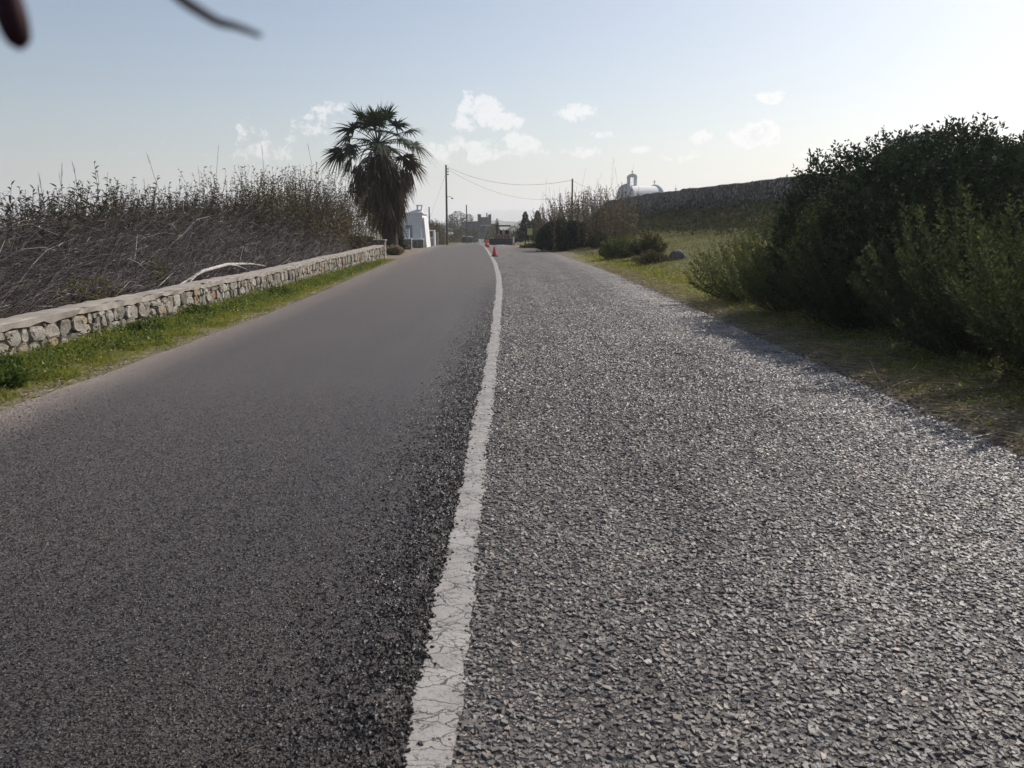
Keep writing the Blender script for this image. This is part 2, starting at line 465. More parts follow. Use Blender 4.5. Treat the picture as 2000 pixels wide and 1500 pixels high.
M['sign'] = plain('faded_yellow_sign', (0.45, 0.48, 0.16), 0.5, 0.4, 0.1, 4)
M['bark'] = plain('brown_bark', (0.10, 0.075, 0.055), 0.95, 0.1, 0.3, 12, bmp=0.02)
M['palmbark'] = plain('palm_trunk_fibre', (0.085, 0.068, 0.055), 0.95, 0.1, 0.35, 9, bmp=0.04)
M['deadwood'] = plain('bleached_dead_wood', (0.46, 0.43, 0.39), 0.85, 0.2, 0.2, 12)
M['boulder'] = plain('grey_boulder', (0.15, 0.132, 0.115), 0.9, 0.1, 0.3, 4, bmp=0.03)
M['window'] = plain('dark_window', (0.03, 0.035, 0.045), 0.2, 0.6, 0.1, 3)
M['redleaf'] = plain('dark_red_leaf', (0.035, 0.008, 0.014), 0.7, 0.2, 0.3, 60)
M['twig'] = plain('grey_twig_bark', (0.11, 0.10, 0.10), 0.85, 0.2, 0.25, 60)
M['hill'] = plain('far_hillside', (0.10, 0.10, 0.07), 0.95, 0.1, 0.35, 0.02)
M['mount'] = plain('mountain_rock', (0.16, 0.15, 0.13), 0.95, 0.1, 0.3, 0.004)
M['plastic'] = plain('green_bin_plastic', (0.03, 0.075, 0.06), 0.5, 0.4, 0.1, 3)
M['sheet'] = plain('pale_sheet_metal', (0.6, 0.63, 0.64), 0.45, 0.5, 0.06, 3)

M['chip'] = None
def chip_mat(name, stops, rough, spec):
    m, nt, b = new_mat(name, rough, spec)
    v = pos_vec(nt)
    c = ramp(nt, attr(nt), stops)
    c = mixc(nt, 1.0, c, ramp(nt, noise_n(nt, v, 260, 3, 0.7), [(0.3, 0.7), (0.7, 1.2)]), 'MULTIPLY')
    c = mixc(nt, 1.0, c, ramp(nt, noise_n(nt, v, 0.8, 5, 0.6), [(0.35, 0.72), (0.7, 1.2)]), 'MULTIPLY')
    nt.links.new(c, b.inputs['Base Color'])
    sx = nt.nodes.new('ShaderNodeSeparateXYZ'); nt.links.new(v, sx.inputs[0])
    if 'chip' in name:                                          # pale dust has gathered towards the verge
        du = math_n(nt, 'MULTIPLY', math_n(nt, 'MULTIPLY', math_n(nt, 'SUBTRACT', sx.outputs[0], 2.0), 0.75, True), ramp(nt, noise_n(nt, v, 1.6, 6, 0.65), [(0.35, 0.1), (0.6, 1.0)]), True)
        c = mixc(nt, du, c, (0.40, 0.37, 0.34))
    c2 = mixc(nt, 1.0, c, streaks(nt, v, (0.66, 0.68, 0.7), (1.28, 1.22, 1.16)), 'MULTIPLY'); nt.links.new(c2, b.inputs['Base Color'])
    nt.links.new(bump(nt, noise_n(nt, v, 300, 2), 0.5, 0.002), b.inputs['Normal'])
    return m
M['chip'] = chip_mat('polished_stone_chips', [(0, (0.092, 0.085, 0.077)), (0.5, (0.175, 0.16, 0.144)), (0.85, (0.265, 0.242, 0.217)), (0.95, (0.34, 0.305, 0.27)), (1, (0.33, 0.25, 0.19))], 0.5, 0.4)
M['grain'] = chip_mat('bitumen_coated_grains', [(0, (0.0115, 0.0105, 0.0098)), (0.8, (0.027, 0.0245, 0.0225)), (1, (0.065, 0.058, 0.051))], 0.45, 0.4)

M['grass'] = leaf_mat('verge_grass', [(0.0, (0.085, 0.112, 0.024)), (0.45, (0.17, 0.185, 0.04)), (0.8, (0.25, 0.225, 0.062)), (1.0, (0.34, 0.28, 0.13))], 0.42, 0.7, 0.15)
M['weed'] = leaf_mat('broad_weed_leaf', [(0.0, (0.05, 0.078, 0.022)), (0.6, (0.095, 0.128, 0.034)), (1.0, (0.15, 0.17, 0.05))], 0.36, 0.65, 0.15)
M['fieldgrass'] = leaf_mat('dull_field_grass', [(0.0, (0.05, 0.07, 0.022)), (0.5, (0.095, 0.105, 0.035)), (0.85, (0.15, 0.135, 0.06)), (1.0, (0.22, 0.18, 0.1))], 0.3, 0.8, 0.08)
M['straw'] = leaf_mat('dry_straw', [(0.0, (0.14, 0.105, 0.07)), (0.6, (0.3, 0.245, 0.165)), (1.0, (0.48, 0.42, 0.31))], 0.2)
M['reed'] = leaf_mat('reed_leaf', [(0.0, (0.048, 0.043, 0.027)), (0.35, (0.082, 0.068, 0.045)), (0.65, (0.135, 0.102, 0.07)), (0.9, (0.21, 0.163, 0.12)), (1.0, (0.19, 0.1, 0.045))], 0.24, 0.6, 0.2, tint=1.15)
M['thatch'] = leaf_mat('grey_dry_reed', [(0.0, (0.06, 0.046, 0.042)), (0.45, (0.12, 0.096, 0.089)), (0.85, (0.2, 0.172, 0.165)), (1.0, (0.46, 0.43, 0.41))], 0.08, 0.6)
M['plume'] = leaf_mat('reed_plume', [(0.0, (0.13, 0.11, 0.09)), (1.0, (0.26, 0.225, 0.185))], 0.3)
M['palmleaf'] = leaf_mat('palm_leaf', [(0.0, (0.022, 0.04, 0.022)), (0.7, (0.045, 0.07, 0.032)), (1.0, (0.09, 0.095, 0.045))], 0.15, 0.65, 0.12)
M['palmdead'] = leaf_mat('dead_palm_leaf', [(0.0, (0.055, 0.043, 0.036)), (0.6, (0.10, 0.078, 0.06)), (1.0, (0.18, 0.14, 0.10))], 0.15, 0.8, 0.08)
M['mastic'] = leaf_mat('dark_evergreen_leaf', [(0.0, (0.022, 0.036, 0.024)), (0.7, (0.042, 0.06, 0.035)), (1.0, (0.062, 0.08, 0.042))], 0.14, 0.75, 0.08)
M['shrubleaf'] = leaf_mat('grey_green_shrub_leaf', [(0.0, (0.032, 0.046, 0.028)), (0.55, (0.06, 0.077, 0.043)), (0.9, (0.10, 0.115, 0.05)), (1.0, (0.16, 0.155, 0.058))], 0.28, 0.75, 0.1)
M['olive'] = leaf_mat('yellow_green_leaf', [(0.0, (0.07, 0.07, 0.02)), (0.6, (0.16, 0.145, 0.03)), (1.0, (0.24, 0.19, 0.05))], 0.35)
M['needles'] = leaf_mat('conifer_foliage', [(0.0, (0.012, 0.026, 0.014)), (1.0, (0.035, 0.055, 0.028))], 0.1)
M['scrub'] = leaf_mat('hill_scrub', [(0.0, (0.05, 0.047, 0.03)), (0.6, (0.09, 0.083, 0.05)), (1.0, (0.16, 0.13, 0.09))], 0.15, 0.85, 0.08)

# ------------------------------------------------------------------ ground and road
def build_ground():
    xs = np.unique(np.concatenate([np.linspace(-14, 18, 113), -14 - np.geomspace(.5, 6000, 24), 18 + np.geomspace(.5, 6000, 24)]))
    ys = np.unique(np.concatenate([np.linspace(-8, 40, 121), np.linspace(40, 130, 61), 130 + np.geomspace(2, 6500, 40), [-20, -40, -60]]))
    V, F = grid(xs, ys, H)
    u = V[:, 0] - off(V[:, 1]); y = V[:, 1]
    g = np.interp(u, [-9, -6, -5.4, -4.7, -4.2, 3.3, 3.8, 4.6, 11], [.45, .5, .9, .95, .15, .0, .3, .8, .9])
    drive = ((u < -3.5) & (u > -9) & (y > 36) & (y < 75))
    g = np.where(drive, .0, g); g = np.where((y > 75) & (np.abs(u) > 5), .75, g)
    obj('ground', [(V, F, 0, g)], M['ground'], smooth=True, kind='structure')

def strip(us, ys, uf, zf):
    """a sheet that follows the road: us columns, each moved sideways by uf(i, y)"""
    Y, U = np.meshgrid(ys, us, indexing='ij')
    Ue = U + uf(U, Y)
    V = np.stack([Ue + off(Y), Y, zr(Y) + zf(U, Y)], -1).reshape(-1, 3)
    i = np.arange(V.shape[0]).reshape(len(ys), len(us))
    F = np.stack([i[:-1, :-1], i[:-1, 1:], i[1:, 1:], i[1:, :-1]], -1).reshape(-1, 4)
    return V, F, Ue.ravel()

def ragged(y, seed, a=1.0):
    return a * (0.018 * fbm(y, y * .3, 2.1, seed) + 0.012 * fbm(y, y * .7, 9, seed + 1) + 0.008 * fbm(y, y, 31, seed + 2))

YS_ROAD = np.unique(np.concatenate([[-30, -12, -5], np.arange(-2, 12, .03), np.arange(12, 30, .12), np.arange(30, 92, .6), [95, 100, 110, 120, 140, 170, 210, 260]]))
EDGE_L, EDGE_R = -4.14, 3.32
SLAB = 0.035
def eL(y): return np.interp(y, [0, 14, 24, 33, 50, 80], [0, 0, -.28, -.4, 0, 0])
def slab_edge(y): return -0.315 + ragged(y, 3.0, 1.15)

def build_road():
    us = np.array([EDGE_L - .08, EDGE_L, -3, -2, -1, -.4, -.1, .5, 1, 1.6, 2.2, 2.7, 3.0, 3.15, 3.24, EDGE_R, EDGE_R + .08])
    def uf(U, Y):
        r = np.where(U > 3.2, ragged(Y, 5, 3.2), 0)
        return r + np.where(U < -4, eL(Y), 0)
    def zf(U, Y):
        return np.where((U > EDGE_R + .01) | (U < EDGE_L - .01), -.06, 0) + np.where(U < -.2, -.004, 0)
    V, F, ue = strip(us, YS_ROAD, uf, zf)
    dust = np.interp(ue, [2.2, 2.9, 3.4], [0, .55, 1.0])
    obj('old_road', [(V, F, 0, dust)], M['old'], smooth=True, kind='structure', label='old worn grey lane of coarse stone chippings')
    # fresh asphalt slab, 35 mm thick, with a ragged edge towards the painted line
    us = np.array([EDGE_L - .03, EDGE_L, EDGE_L + .03, -3.4, -2.4, -1.5, -.9, -.55, -.42, -.375, -.345, -.32, -.30])
    def uf2(U, Y):
        k = np.interp(U, [-.9, -.4, -.3], [0, .8, 1])
        return k * (slab_edge(Y) + .31) + np.where(U < -4, eL(Y) + ragged(Y, 8, 1.5), 0)
    def zf2(U, Y):
        z = np.interp(U, [EDGE_L - .03, EDGE_L, EDGE_L + .03, -.42, -.375, -.345, -.32, -.30], [-.03, SLAB * .55, SLAB, SLAB, SLAB * .95, SLAB * .75, SLAB * .45, -.002])
        z = z + np.where((U > -.5) & (U < -.305), .006 * fbm(Y, U * 30, 17, 2) + .004 * fbm(Y, U * 20, 43, 4), 0)
        return z
    V, F, _ = strip(us, YS_ROAD, uf2, zf2)
    obj('fresh_asphalt_lane', [(V, F)], M['new'], smooth=True, kind='structure', label='freshly laid black asphalt lane')
    # the painted line along the joint
    us = np.array([-.34, -.28, -.24, -.20, -.16])
    def uf3(U, Y):
        k = np.where(U > -.17, 1, 0)
        return k * (ragged(Y, 12, .75) + .016 * np.abs(fbm(Y, Y, 55, 6)) - .006 + .02 * (fbm(Y, Y, .9, 4) > .75))
    def zf3(U, Y): return .005 + 0 * U + .0015 * fbm(U * 9, Y, 20, 3) - np.where(U > -.17, .003, 0)
    V, F, _ = strip(us, YS_ROAD, uf3, zf3)
    obj('road_line', [(V, F)], M['paint'], smooth=True, kind='structure', label='cracked white edge line beside the fresh asphalt')

def chips(n, xr, yr, dens_fn, size, flat, keep, z0, cube=True):
    """irregular stone chips pressed into the road"""
    x = rng.uniform(*xr, n); y = rng.uniform(*yr, n)
    k = (rng.random(n) < dens_fn(x, y)) & (np.abs(x) < 0.8 * y + 1.6) & keep(x, y)
    x, y = x[k], y[k]; n = len(x)
    s = size[0] + (size[1] - size[0]) * rng.beta(1.6, 2.6, n)
    if cube:
        base = np.array([[-1, -1, -1], [1, -1, -1], [1, 1, -1], [-1, 1, -1], [-.75, -.75, 1], [.75, -.75, 1], [.75, .75, 1], [-.75, .75, 1]], float) * .5
        F0 = BOXF[1:]
    else:
        base = np.array([[-.6, -.35, 0], [.6, -.35, 0], [0, .7, 0], [0.1, 0, .6]], float)
        F0 = np.array([[0, 1, 3], [1, 2, 3], [2, 0, 3]])
    nv = len(base)
    V = np.broadcast_to(base, (n, nv, 3)).copy()
    V += rng.normal(scale=.16 if cube else .14, size=V.shape)
    a = rng.uniform(.75, 1.35, (n, 1, 1))
    V[:, :, 0:1] *= a; V[:, :, 1:2] /= a
    V[:, :, 2] *= flat
    tx, ty = rng.normal(scale=.17, size=n), rng.normal(scale=.17, size=n)
    V[:, :, 2] += V[:, :, 0] * tx[:, None] + V[:, :, 1] * ty[:, None]
    th = rng.uniform(0, 6.283, n); c_, s_ = np.cos(th)[:, None], np.sin(th)[:, None]
    X = V[:, :, 0] * c_ - V[:, :, 1] * s_; Y = V[:, :, 0] * s_ + V[:, :, 1] * c_
    V[:, :, 0], V[:, :, 1] = X, Y
    V[:, :, 2] *= np.interp(y, [4, 9, 18, 40], [1, .8, .4, .12])[:, None]
    V *= s[:, None, None]
    V[:, :, 0] += x[:, None]; V[:, :, 1] += y[:, None]
    V[:, :, 2] += z0(x, y)[:, None] + rng.normal(scale=.0012, size=n)[:, None]
    F = (np.arange(n) * nv)[:, None, None] + F0[None]
    return V.reshape(-1, 3), F.reshape(-1, F0.shape[1]), np.repeat(rng.random(n), nv)

def edge_z(t):
    return np.interp(t, [-.11, -.065, -.035, -.01, .01], [SLAB, SLAB * .95, SLAB * .77, SLAB * .5, .002])

def build_chips():
    line_r = lambda y: -.16 + ragged(y, 12, .75)
    keep = lambda x, y: x > line_r(y) - .012 + rng.normal(scale=.02, size=x.shape)
    top = lambda x, y: .001 + 0 * x
    parts = []
    for n, y0, y1, dn, sz in ((118000, 1.5, 7.6, ([1.5, 4.5, 7.6], [1, .9, .0]), (.011, .026)), (150000, 4.2, 16, ([4.2, 8, 16], [0, 1, .0]), (.018, .036)), (120000, 9, 46, ([9, 15, 26, 46], [0, 1, .55, 0]), (.028, .05))):
        V, F, rd = chips(n, (-.2, 3.35), (y0, y1), lambda x, y: np.interp(y, *dn) * (.72 + .4 * fbm(x, y, 1.4, 3)), sz, .42 if y1 < 10 else .5, keep, top, cube=y1 < 10)
        V[:, 0] += off(V[:, 1]); V[:, 2] += zr(V[:, 1]); parts.append((V, F, 0, rd))
    obj('road_chippings', parts, M['chip'], kind='stuff', label='coarse grey stone chippings of the old lane')
    parts = []
    for n, y0, y1, dn, sz, fl in ((240000, 1.3, 7.5, ([1.3, 3, 7.5], [1, .9, 0]), (.005, .0105), .5),):
        V, F, rd = chips(n, (-4.1, -.3), (y0, y1), lambda x, y: np.interp(y, *dn), sz, fl, lambda x, y: x < slab_edge(y) - .01,
                     lambda x, y: edge_z(x - slab_edge(y)) + .0015, cube=False)
        V[:, 0] += off(V[:, 1]); V[:, 2] += zr(V[:, 1]); parts.append((V, F, 0, rd))
    V, F, rd = chips(130000, (-1.0, -.29), (1.7, 24), lambda x, y: np.interp(x - slab_edge(y), [-.6, -.3, -.08, 0], [0, .12, .6, 1]) * np.interp(y, [5, 12, 24], [1, .5, 0]), (.009, .018), .75, lambda x, y: x < slab_edge(y) + .012,
                     lambda x, y: edge_z(x - slab_edge(y)) + .002, cube=False)
    V[:, 0] += off(V[:, 1]); parts.append((V, F, 0, rd * .55))
    obj('asphalt_grains', parts, M['grain'], kind='stuff', label='black coated grains of the fresh asphalt')
    # loose crumbs fallen along the joint
    V, F, rd = chips(5000, (-.34, -.24), (1.7, 12), lambda x, y: np.exp(-np.maximum(x - slab_edge(y), 0) / .012) * .6, (.006, .016), .8, lambda x, y: x > slab_edge(y) - .01, lambda x, y: .006 + 0 * x)
    obj('asphalt_crumbs', [(V, F, 0, rd * .5)], M['grain'], kind='stuff', label='loose black asphalt crumbs along the painted line')

def build_edge_gravel():
    # loose grit, crumbs and soil spilling over both road edges
    V, F, rd = chips(26000, (2.75, 4.1), (3.5, 24), lambda x, y: np.exp(-((x - 3.42 - ragged(y, 5, 3)) / .26) ** 2) * np.clip(.55 + .6 * fbm(x, y, 1.7, 9), .05, 1), (.006, .03), .6, lambda x, y: x > 2.7, lambda x, y: np.where(x < 3.36, .002, H(x, y) + .003))
    V[:, 0] += off(V[:, 1])
    V2, F2, rd2 = chips(16000, (-4.55, -3.95), (5, 26), lambda x, y: np.exp(-((x - EDGE_L - eL(y) + .09) / .1) ** 2) * np.clip(.5 + .6 * fbm(x, y, 2.1, 4), .05, 1), (.006, .022), .6, lambda x, y: x < -3.9, lambda x, y: np.where(x > EDGE_L + eL(y), SLAB, H(x, y) + .004))
    obj('edge_gravel', [(V, F, 0, rd), (V2, F2, 0, rd2)], chip_mat('loose_grit', [(0, (0.09, 0.075, 0.06)), (0.6, (0.2, 0.17, 0.14)), (1, (0.38, 0.34, 0.29))], 0.85, 0.15), kind='stuff', label='loose grit and soil crumbs along the road edges')

build_ground(); build_road(); build_chips(); build_edge_gravel()

# ------------------------------------------------------------------ hills and mountains
def ridge(name, y, px, py, zb, depth, mat, seed, label, rough=1.0):
    n = 220
    P = np.interp(np.linspace(0, 1, n), np.linspace(0, 1, len(px)), px)
    T = np.array([W(a, b, y) for a, b in zip(P, np.interp(P, px, py))])
    sc_ = y / F_PX
    T[:, 2] += rough * sc_ * 1.6 * np.array([fbm(a, 0, .04, seed) + .35 * fbm(a, 3, .15, seed) for a in P])
    rows = []
    for k, (t, dz) in enumerate([(-1, 0), (-.6, .28), (-.3, .62), (-.12, .88), (0, 1), (.3, .75), (1, 0)]):
        r = T.copy(); r[:, 1] += t * depth; z = zb + (T[:, 2] - zb) * dz
        r[:, 2] = z + (np.array([fbm(a, k * .6, .035, seed + 2) for a in P]) * (T[:, 2] - zb) * .09 if 0 < k < 6 and k != 4 else 0)
        rows.append(r)
    V = np.concatenate(rows); i = np.arange(len(V)).reshape(len(rows), n)
    F = np.stack([i[:-1, :-1], i[:-1, 1:], i[1:, 1:], i[1:, :-1]], -1).reshape(-1, 4)
    obj(name, [(V, F)], mat, smooth=True, kind='structure', label=label)

ridge('mountains', 5200, [500, 700, 860, 920, 950, 968, 985, 1000, 1015, 1032, 1046, 1075, 1110, 1140, 1300, 1700], [440, 438, 434, 424, 413, 410, 411, 409, 411, 410, 413, 420, 413, 422, 436, 440], -40, 900, M['mount'], 2, 'pale blue mountains on the horizon')
ridge('hills', 1500, [300, 700, 880, 940, 975, 1000, 1020, 1045, 1080, 1200, 1600], [441, 438, 436, 433, 430, 432, 434, 433, 434, 438, 441], -16, 350, M['hill'], 5, 'low grey-green hills in front of the mountains')

# ------------------------------------------------------------------ plants
def unit(n, up=0.0):
    v = rng.normal(size=(n, 3)); v[:, 2] += up
    return norm(v)

def grass_patch(name, xy, Lr, Wd, mat, label, lean=0.5, droop=.35, K=2, rnd=None):
    n = len(xy)
    b = np.column_stack([xy, H(xy[:, 0], xy[:, 1]) - .01])
    d = norm(np.column_stack([rng.normal(scale=lean, size=(n, 2)), np.ones(n)]))
    L = rng.uniform(*Lr, n) if np.isscalar(Lr[0]) else Lr[0] + (Lr[1] - Lr[0]) * rng.random(n)
    return obj(name, blades(b, d, L, Wd, droop, K, rnd=rng.random(n) if rnd is None else rnd), mat, kind='stuff', label=label)

def build_grass():
    # left verge: thick patchy turf
    n = 95000
    y = 5.2 + 30 * rng.random(n) ** 1.7
    u = rng.uniform(-5.62, -4.2, n)
    el = EDGE_L + eL(y)
    x = np.where(u > el - .06, np.nan, u) + off(y)
    pn = fbm(x, y, 2.6, 1) + .6 * fbm(x, y, 7, 2)
    edge = np.interp(el - u, [0.03, .14, .36], [.08, .5, 1])
    k = ~np.isnan(x) & (rng.random(n) < edge * np.clip(.75 + .45 * pn, .12, 1))
    x, y, pn, edge = x[k], y[k], pn[k], edge[k]; n = len(x)
    b = np.column_stack([x, y, H(x, y) - .008])
    d = norm(np.column_stack([rng.normal(scale=.55, size=(n, 2)), np.ones(n)]))
    L = rng.uniform(.05, .14, n) * np.clip(1 + .65 * pn, .5, 2.0) * (.6 + .4 * edge)
    rd = np.clip(.55 - .3 * pn + .12 * fbm(x, y, 1.1, 6) + rng.normal(scale=.22, size=n) + .25 * (edge < .5), 0, 1)
    wd = .006 + .0004 * y
    obj('verge_grass', blades(b, d, L, wd, .4, 2, rnd=rd), M['grass'], kind='stuff', label='green roadside turf along the stone wall')
    # flat broad-leaved weeds, tiny pale flowers
    n = 1100; y0 = 5.5 + 26 * rng.random(n) ** 1.5; u0 = rng.uniform(-5.6, -4.55, n); x0 = u0 + off(y0)
    m = 14
    x = np.repeat(x0, m) + rng.normal(scale=.06, size=n * m); y = np.repeat(y0, m) + rng.normal(scale=.06, size=n * m)
    b = np.column_stack([x, y, H(x, y) + rng.uniform(.01, .11, n * m)])
    obj('low_weeds', leaves(b, unit(n * m, .6), rng.uniform(.025, .055, n * m), rng.uniform(.015, .035, n * m), rnd=np.clip(np.repeat(rng.random(n), m) + rng.normal(scale=.12, size=n * m), 0, 1), nrm=unit(n * m, 2)), M['weed'], kind='stuff', label='broad-leaved weeds in the left verge turf')
    n = 260; y = 5.6 + 22 * rng.random(n) ** 1.5; x = rng.uniform(-5.55, -4.5, n) + off(y)
    b = np.repeat(np.column_stack([x, y, H(x, y) + rng.uniform(.05, .11, n)]), 4, 0)
    obj('small_flowers', leaves(b, unit(n * 4, .3), .016, .012, rnd=.6 + .4 * rng.random(n * 4), nrm=unit(n * 4, 2)), leaf_mat('pale_flower_petal', [(0, (.6, .5, .12)), (.8, (.7, .62, .2)), (1, (.75, .75, .7))], .2), kind='stuff', label='tiny pale yellow flowers in the left verge')
    # straw and dead stalks along both road edges
    n = 1300; y = 5 + 30 * rng.random(n) ** 1.5; u = EDGE_L + eL(y) - .03 - np.abs(rng.normal(scale=.09, size=n)); x = u + off(y)
    b = np.column_stack([x, y, H(x, y) + .025]); d = norm(np.column_stack([rng.normal(size=(n, 2)) * [.5, 1], np.full(n, .06)]))
    n2 = 7000; y2 = 4.2 + 26 * rng.random(n2) ** 1.4; u2 = 3.45 + np.abs(rng.normal(scale=.45, size=n2)); x2 = u2 + off(y2)
    b2 = np.column_stack([x2, y2, H(x2, y2) + .03]); d2 = norm(np.column_stack([rng.normal(size=(n2, 2)), rng.normal(scale=.12, size=n2)]))
    obj('dry_straw', blades(np.concatenate([b, b2]), np.concatenate([d, d2]), np.concatenate([rng.uniform(.04, .14, n), rng.uniform(.06, .32, n2)]), .007, .03, 2, rnd=rng.random(n + n2) * np.concatenate([np.ones(n), np.full(n2, .85)])), M['straw'], kind='stuff', label='dry straw and dead stalks along the road edges')
    # right verge and field
    n = 60000; y = 4.2 + 34 * rng.random(n) ** 1.5; u = 3.5 + np.abs(rng.normal(scale=.9, size=n)); x = u + off(y)
    pn = fbm(x, y, 2.2, 5)
    k = rng.random(n) < np.clip(np.interp(u, [3.45, 3.9, 4.3, 4.7], [.05, .22, .5, 1]) * (.7 + .5 * pn), 0, 1)
    x, y, pn = x[k], y[k], pn[k]; n = len(x)
    b = np.column_stack([x, y, H(x, y) - .01]); d = norm(np.column_stack([rng.normal(scale=.6, size=(n, 2)), np.ones(n)]))
    obj('right_verge_grass', blades(b, d, rng.uniform(.06, .17, n) * (1 + .3 * pn), .007 + .0005 * y, .4, 2, rnd=np.clip(.62 - .25 * pn + rng.normal(scale=.28, size=n), 0, 1)), M['grass'], kind='stuff', label='rough grass along the right road edge')
    n = 42000; y = rng.uniform(20, 88, n); u = rng.uniform(4.2, 12, n); x = u + off(y)
    pn = fbm(x, y, .5, 9)
    b = np.column_stack([x, y, H(x, y) - .02]); d = norm(np.column_stack([rng.normal(scale=.5, size=(n, 2)), np.ones(n)]))
    obj('field_grass', blades(b, d, rng.uniform(.1, .26, n), .02 + .0006 * y, .3, 1, rnd=np.clip(.72 - .35 * pn + rng.normal(scale=.25, size=n), 0, 1)), M['fieldgrass'], kind='stuff', label='green grass of the sloping field')
    # far verge grass on the left beyond the house and ahead
    n = 9000; y = rng.uniform(62, 100, n); u = rng.uniform(-9, -4.4, n); x = u + off(y)
    b = np.column_stack([x, y, H(x, y) - .02]); d = norm(np.column_stack([rng.normal(scale=.5, size=(n, 2)), np.ones(n)]))
    obj('far_verge_grass', blades(b, d, rng.uniform(.1, .22, n), .05, .3, 1, rnd=rng.random(n)), M['grass'], kind='stuff', label='dry grass along the left road edge far ahead')
build_grass()

def spray_shrub(name, label, c, rx, ry, h, nst, nleaf, leafL, mat, lean=(0, 0, 0), stem_r=.006, spread=1.0, category='shrub', rnd_shift=0.0, fan=.35, group=None, bare=.25, spikes=0):
    """a shrub of stems from its foot, each a leafy spray"""
    x0, y0 = c; z0 = float(H(np.array([x0]), np.array([y0]))[0])
    a = rng.uniform(0, 6.283, nst); r = np.sqrt(rng.random(nst))
    foot = np.column_stack([x0 + .35 * rx * r * np.cos(a), y0 + .35 * ry * r * np.sin(a)])
    tipxy = np.column_stack([x0 + rx * r * np.cos(a) * spread, y0 + ry * r * np.sin(a) * spread])
    hz = h * np.sqrt(np.clip(1 - (r * .92) ** 2, .05, 1)) * rng.uniform(.72, 1.05, nst)
    low = rng.random(nst) < .3; hz = np.where(low, hz * rng.uniform(.3, .85, nst), hz)
    f = np.column_stack([foot, H(foot[:, 0], foot[:, 1]) - .03])
    tip = np.column_stack([tipxy, z0 + hz]) + np.array(lean)[None] * (hz / h)[:, None]
    mid = (f + tip) / 2 + np.column_stack([(tip - f)[:, :2] * .15, np.zeros(nst)]) + rng.normal(scale=.05 * h, size=(nst, 3)) * .6
    t = np.linspace(0, 1, 6)[None, :, None]
    P = f[:, None] * (1 - t) ** 2 + 2 * mid[:, None] * t * (1 - t) + tip[:, None] * t ** 2
    rad = stem_r * np.linspace(1, .25, 6)[None] * rng.uniform(.7, 1.4, (nst, 1))
    root = thing(name, (x0, y0, z0), label, category, group)
    obj('stems', tubes(P, rad, 3, rnd=rng.random(nst)), M['bark'], root)
    tt = bare + (1 - bare) * rng.random((nst, nleaf)) ** .8
    tq = tt[:, :, None]
    p = f[:, None] * (1 - tq) ** 2 + 2 * mid[:, None] * tq * (1 - tq) + tip[:, None] * tq ** 2
    ax = norm((tip - mid) * 1.0)[:, None] + np.zeros_like(p)
    rad_dir = rng.normal(size=p.shape); rad_dir -= (rad_dir * ax).sum(-1, keepdims=True) * ax; rad_dir = norm(rad_dir)
    out = fan * .35 * h * .25 * (1.15 - tt)[:, :, None]
    p = p + rad_dir * out * rng.random((nst, nleaf, 1))
    d = norm(ax * .9 + rad_dir * 1.0)
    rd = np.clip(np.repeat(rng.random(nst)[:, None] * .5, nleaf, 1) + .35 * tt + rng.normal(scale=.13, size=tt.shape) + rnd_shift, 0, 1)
    n = nst * nleaf
    L = rng.uniform(.7, 1.3, n) * leafL
    obj('leaves', leaves(p.reshape(-1, 3), d.reshape(-1, 3), L, L * .42, rnd=rd.ravel()), mat, root)
    return root

def mound_shrub(name, label, c, r, h, nspr, mat, leafL=.055, m=10, category='shrub', twigs=60, seed=1.0):
    """a dense rounded evergreen: leaf rosettes through the outer half of a lumpy dome"""
    x0, y0 = c; z0 = float(H(np.array([x0]), np.array([y0]))[0])
    root = thing(name, (x0, y0, z0), label, category)
    dv = unit(nspr, .25); dv[:, 2] = np.abs(dv[:, 2])
    az = np.arctan2(dv[:, 1], dv[:, 0])
    dv = dv / ((np.abs(dv) ** 3.6).sum(1) ** (1 / 3.6))[:, None]
    lump = 1 + .07 * np.sin(3 * az + seed) * dv[:, 2] + .07 * fbm(dv[:, 0], dv[:, 1], 3.2, seed) + .05 * fbm(dv[:, 1], dv[:, 2], 7, seed) + .025 * rng.normal(size=nspr) * (rng.random(nspr) < .3)
    shell = np.where(rng.random(nspr) < .7, rng.uniform(.9, 1.02, nspr), rng.uniform(.45, .95, nspr))
    q = dv * (lump * shell)[:, None] * np.array([r[0], r[1], h])
    p0 = q + np.array([x0, y0, z0])
    ax = norm(dv * np.array([1, 1, .8]) + np.array([0, 0, .5]) + rng.normal(scale=.35, size=dv.shape))
    p = np.repeat(p0, m, 0) + np.repeat(ax, m, 0) * (rng.random((nspr * m, 1)) * leafL * 3.2)
    rd_dir = unit(nspr * m); d = norm(np.repeat(ax, m, 0) * .7 + rd_dir)
    rd = np.clip(np.repeat(rng.random(nspr), m) * .75 + rng.normal(scale=.12, size=nspr * m), 0, 1)
    L = rng.uniform(.7, 1.3, nspr * m) * leafL
    obj('leaves', leaves(p, d, L, L * .45, rnd=rd), mat, root)
    # limbs inside and twigs
    a = rng.uniform(0, 6.283, twigs); e = rng.uniform(.15, 1.45, twigs)
    tip = np.column_stack([np.cos(a) * np.cos(e) * r[0], np.sin(a) * np.cos(e) * r[1], np.sin(e) * h]) * .97
    f = np.column_stack([tip[:, 0] * .12, tip[:, 1] * .12, np.full(twigs, -.05)])
    mid = (f + tip) / 2 + np.array([0, 0, .12 * h]) + rng.normal(scale=.12, size=tip.shape)
    t = np.linspace(0, 1, 7)[None, :, None]
    P = f[:, None] * (1 - t) ** 2 + 2 * mid[:, None] * t * (1 - t) + tip[:, None] * t ** 2 + np.array([x0, y0, z0])
    obj('branches', tubes(P, np.linspace(.035, .006, 7)[None] * np.ones((twigs, 1)), 4), M['bark'], root)
    return root

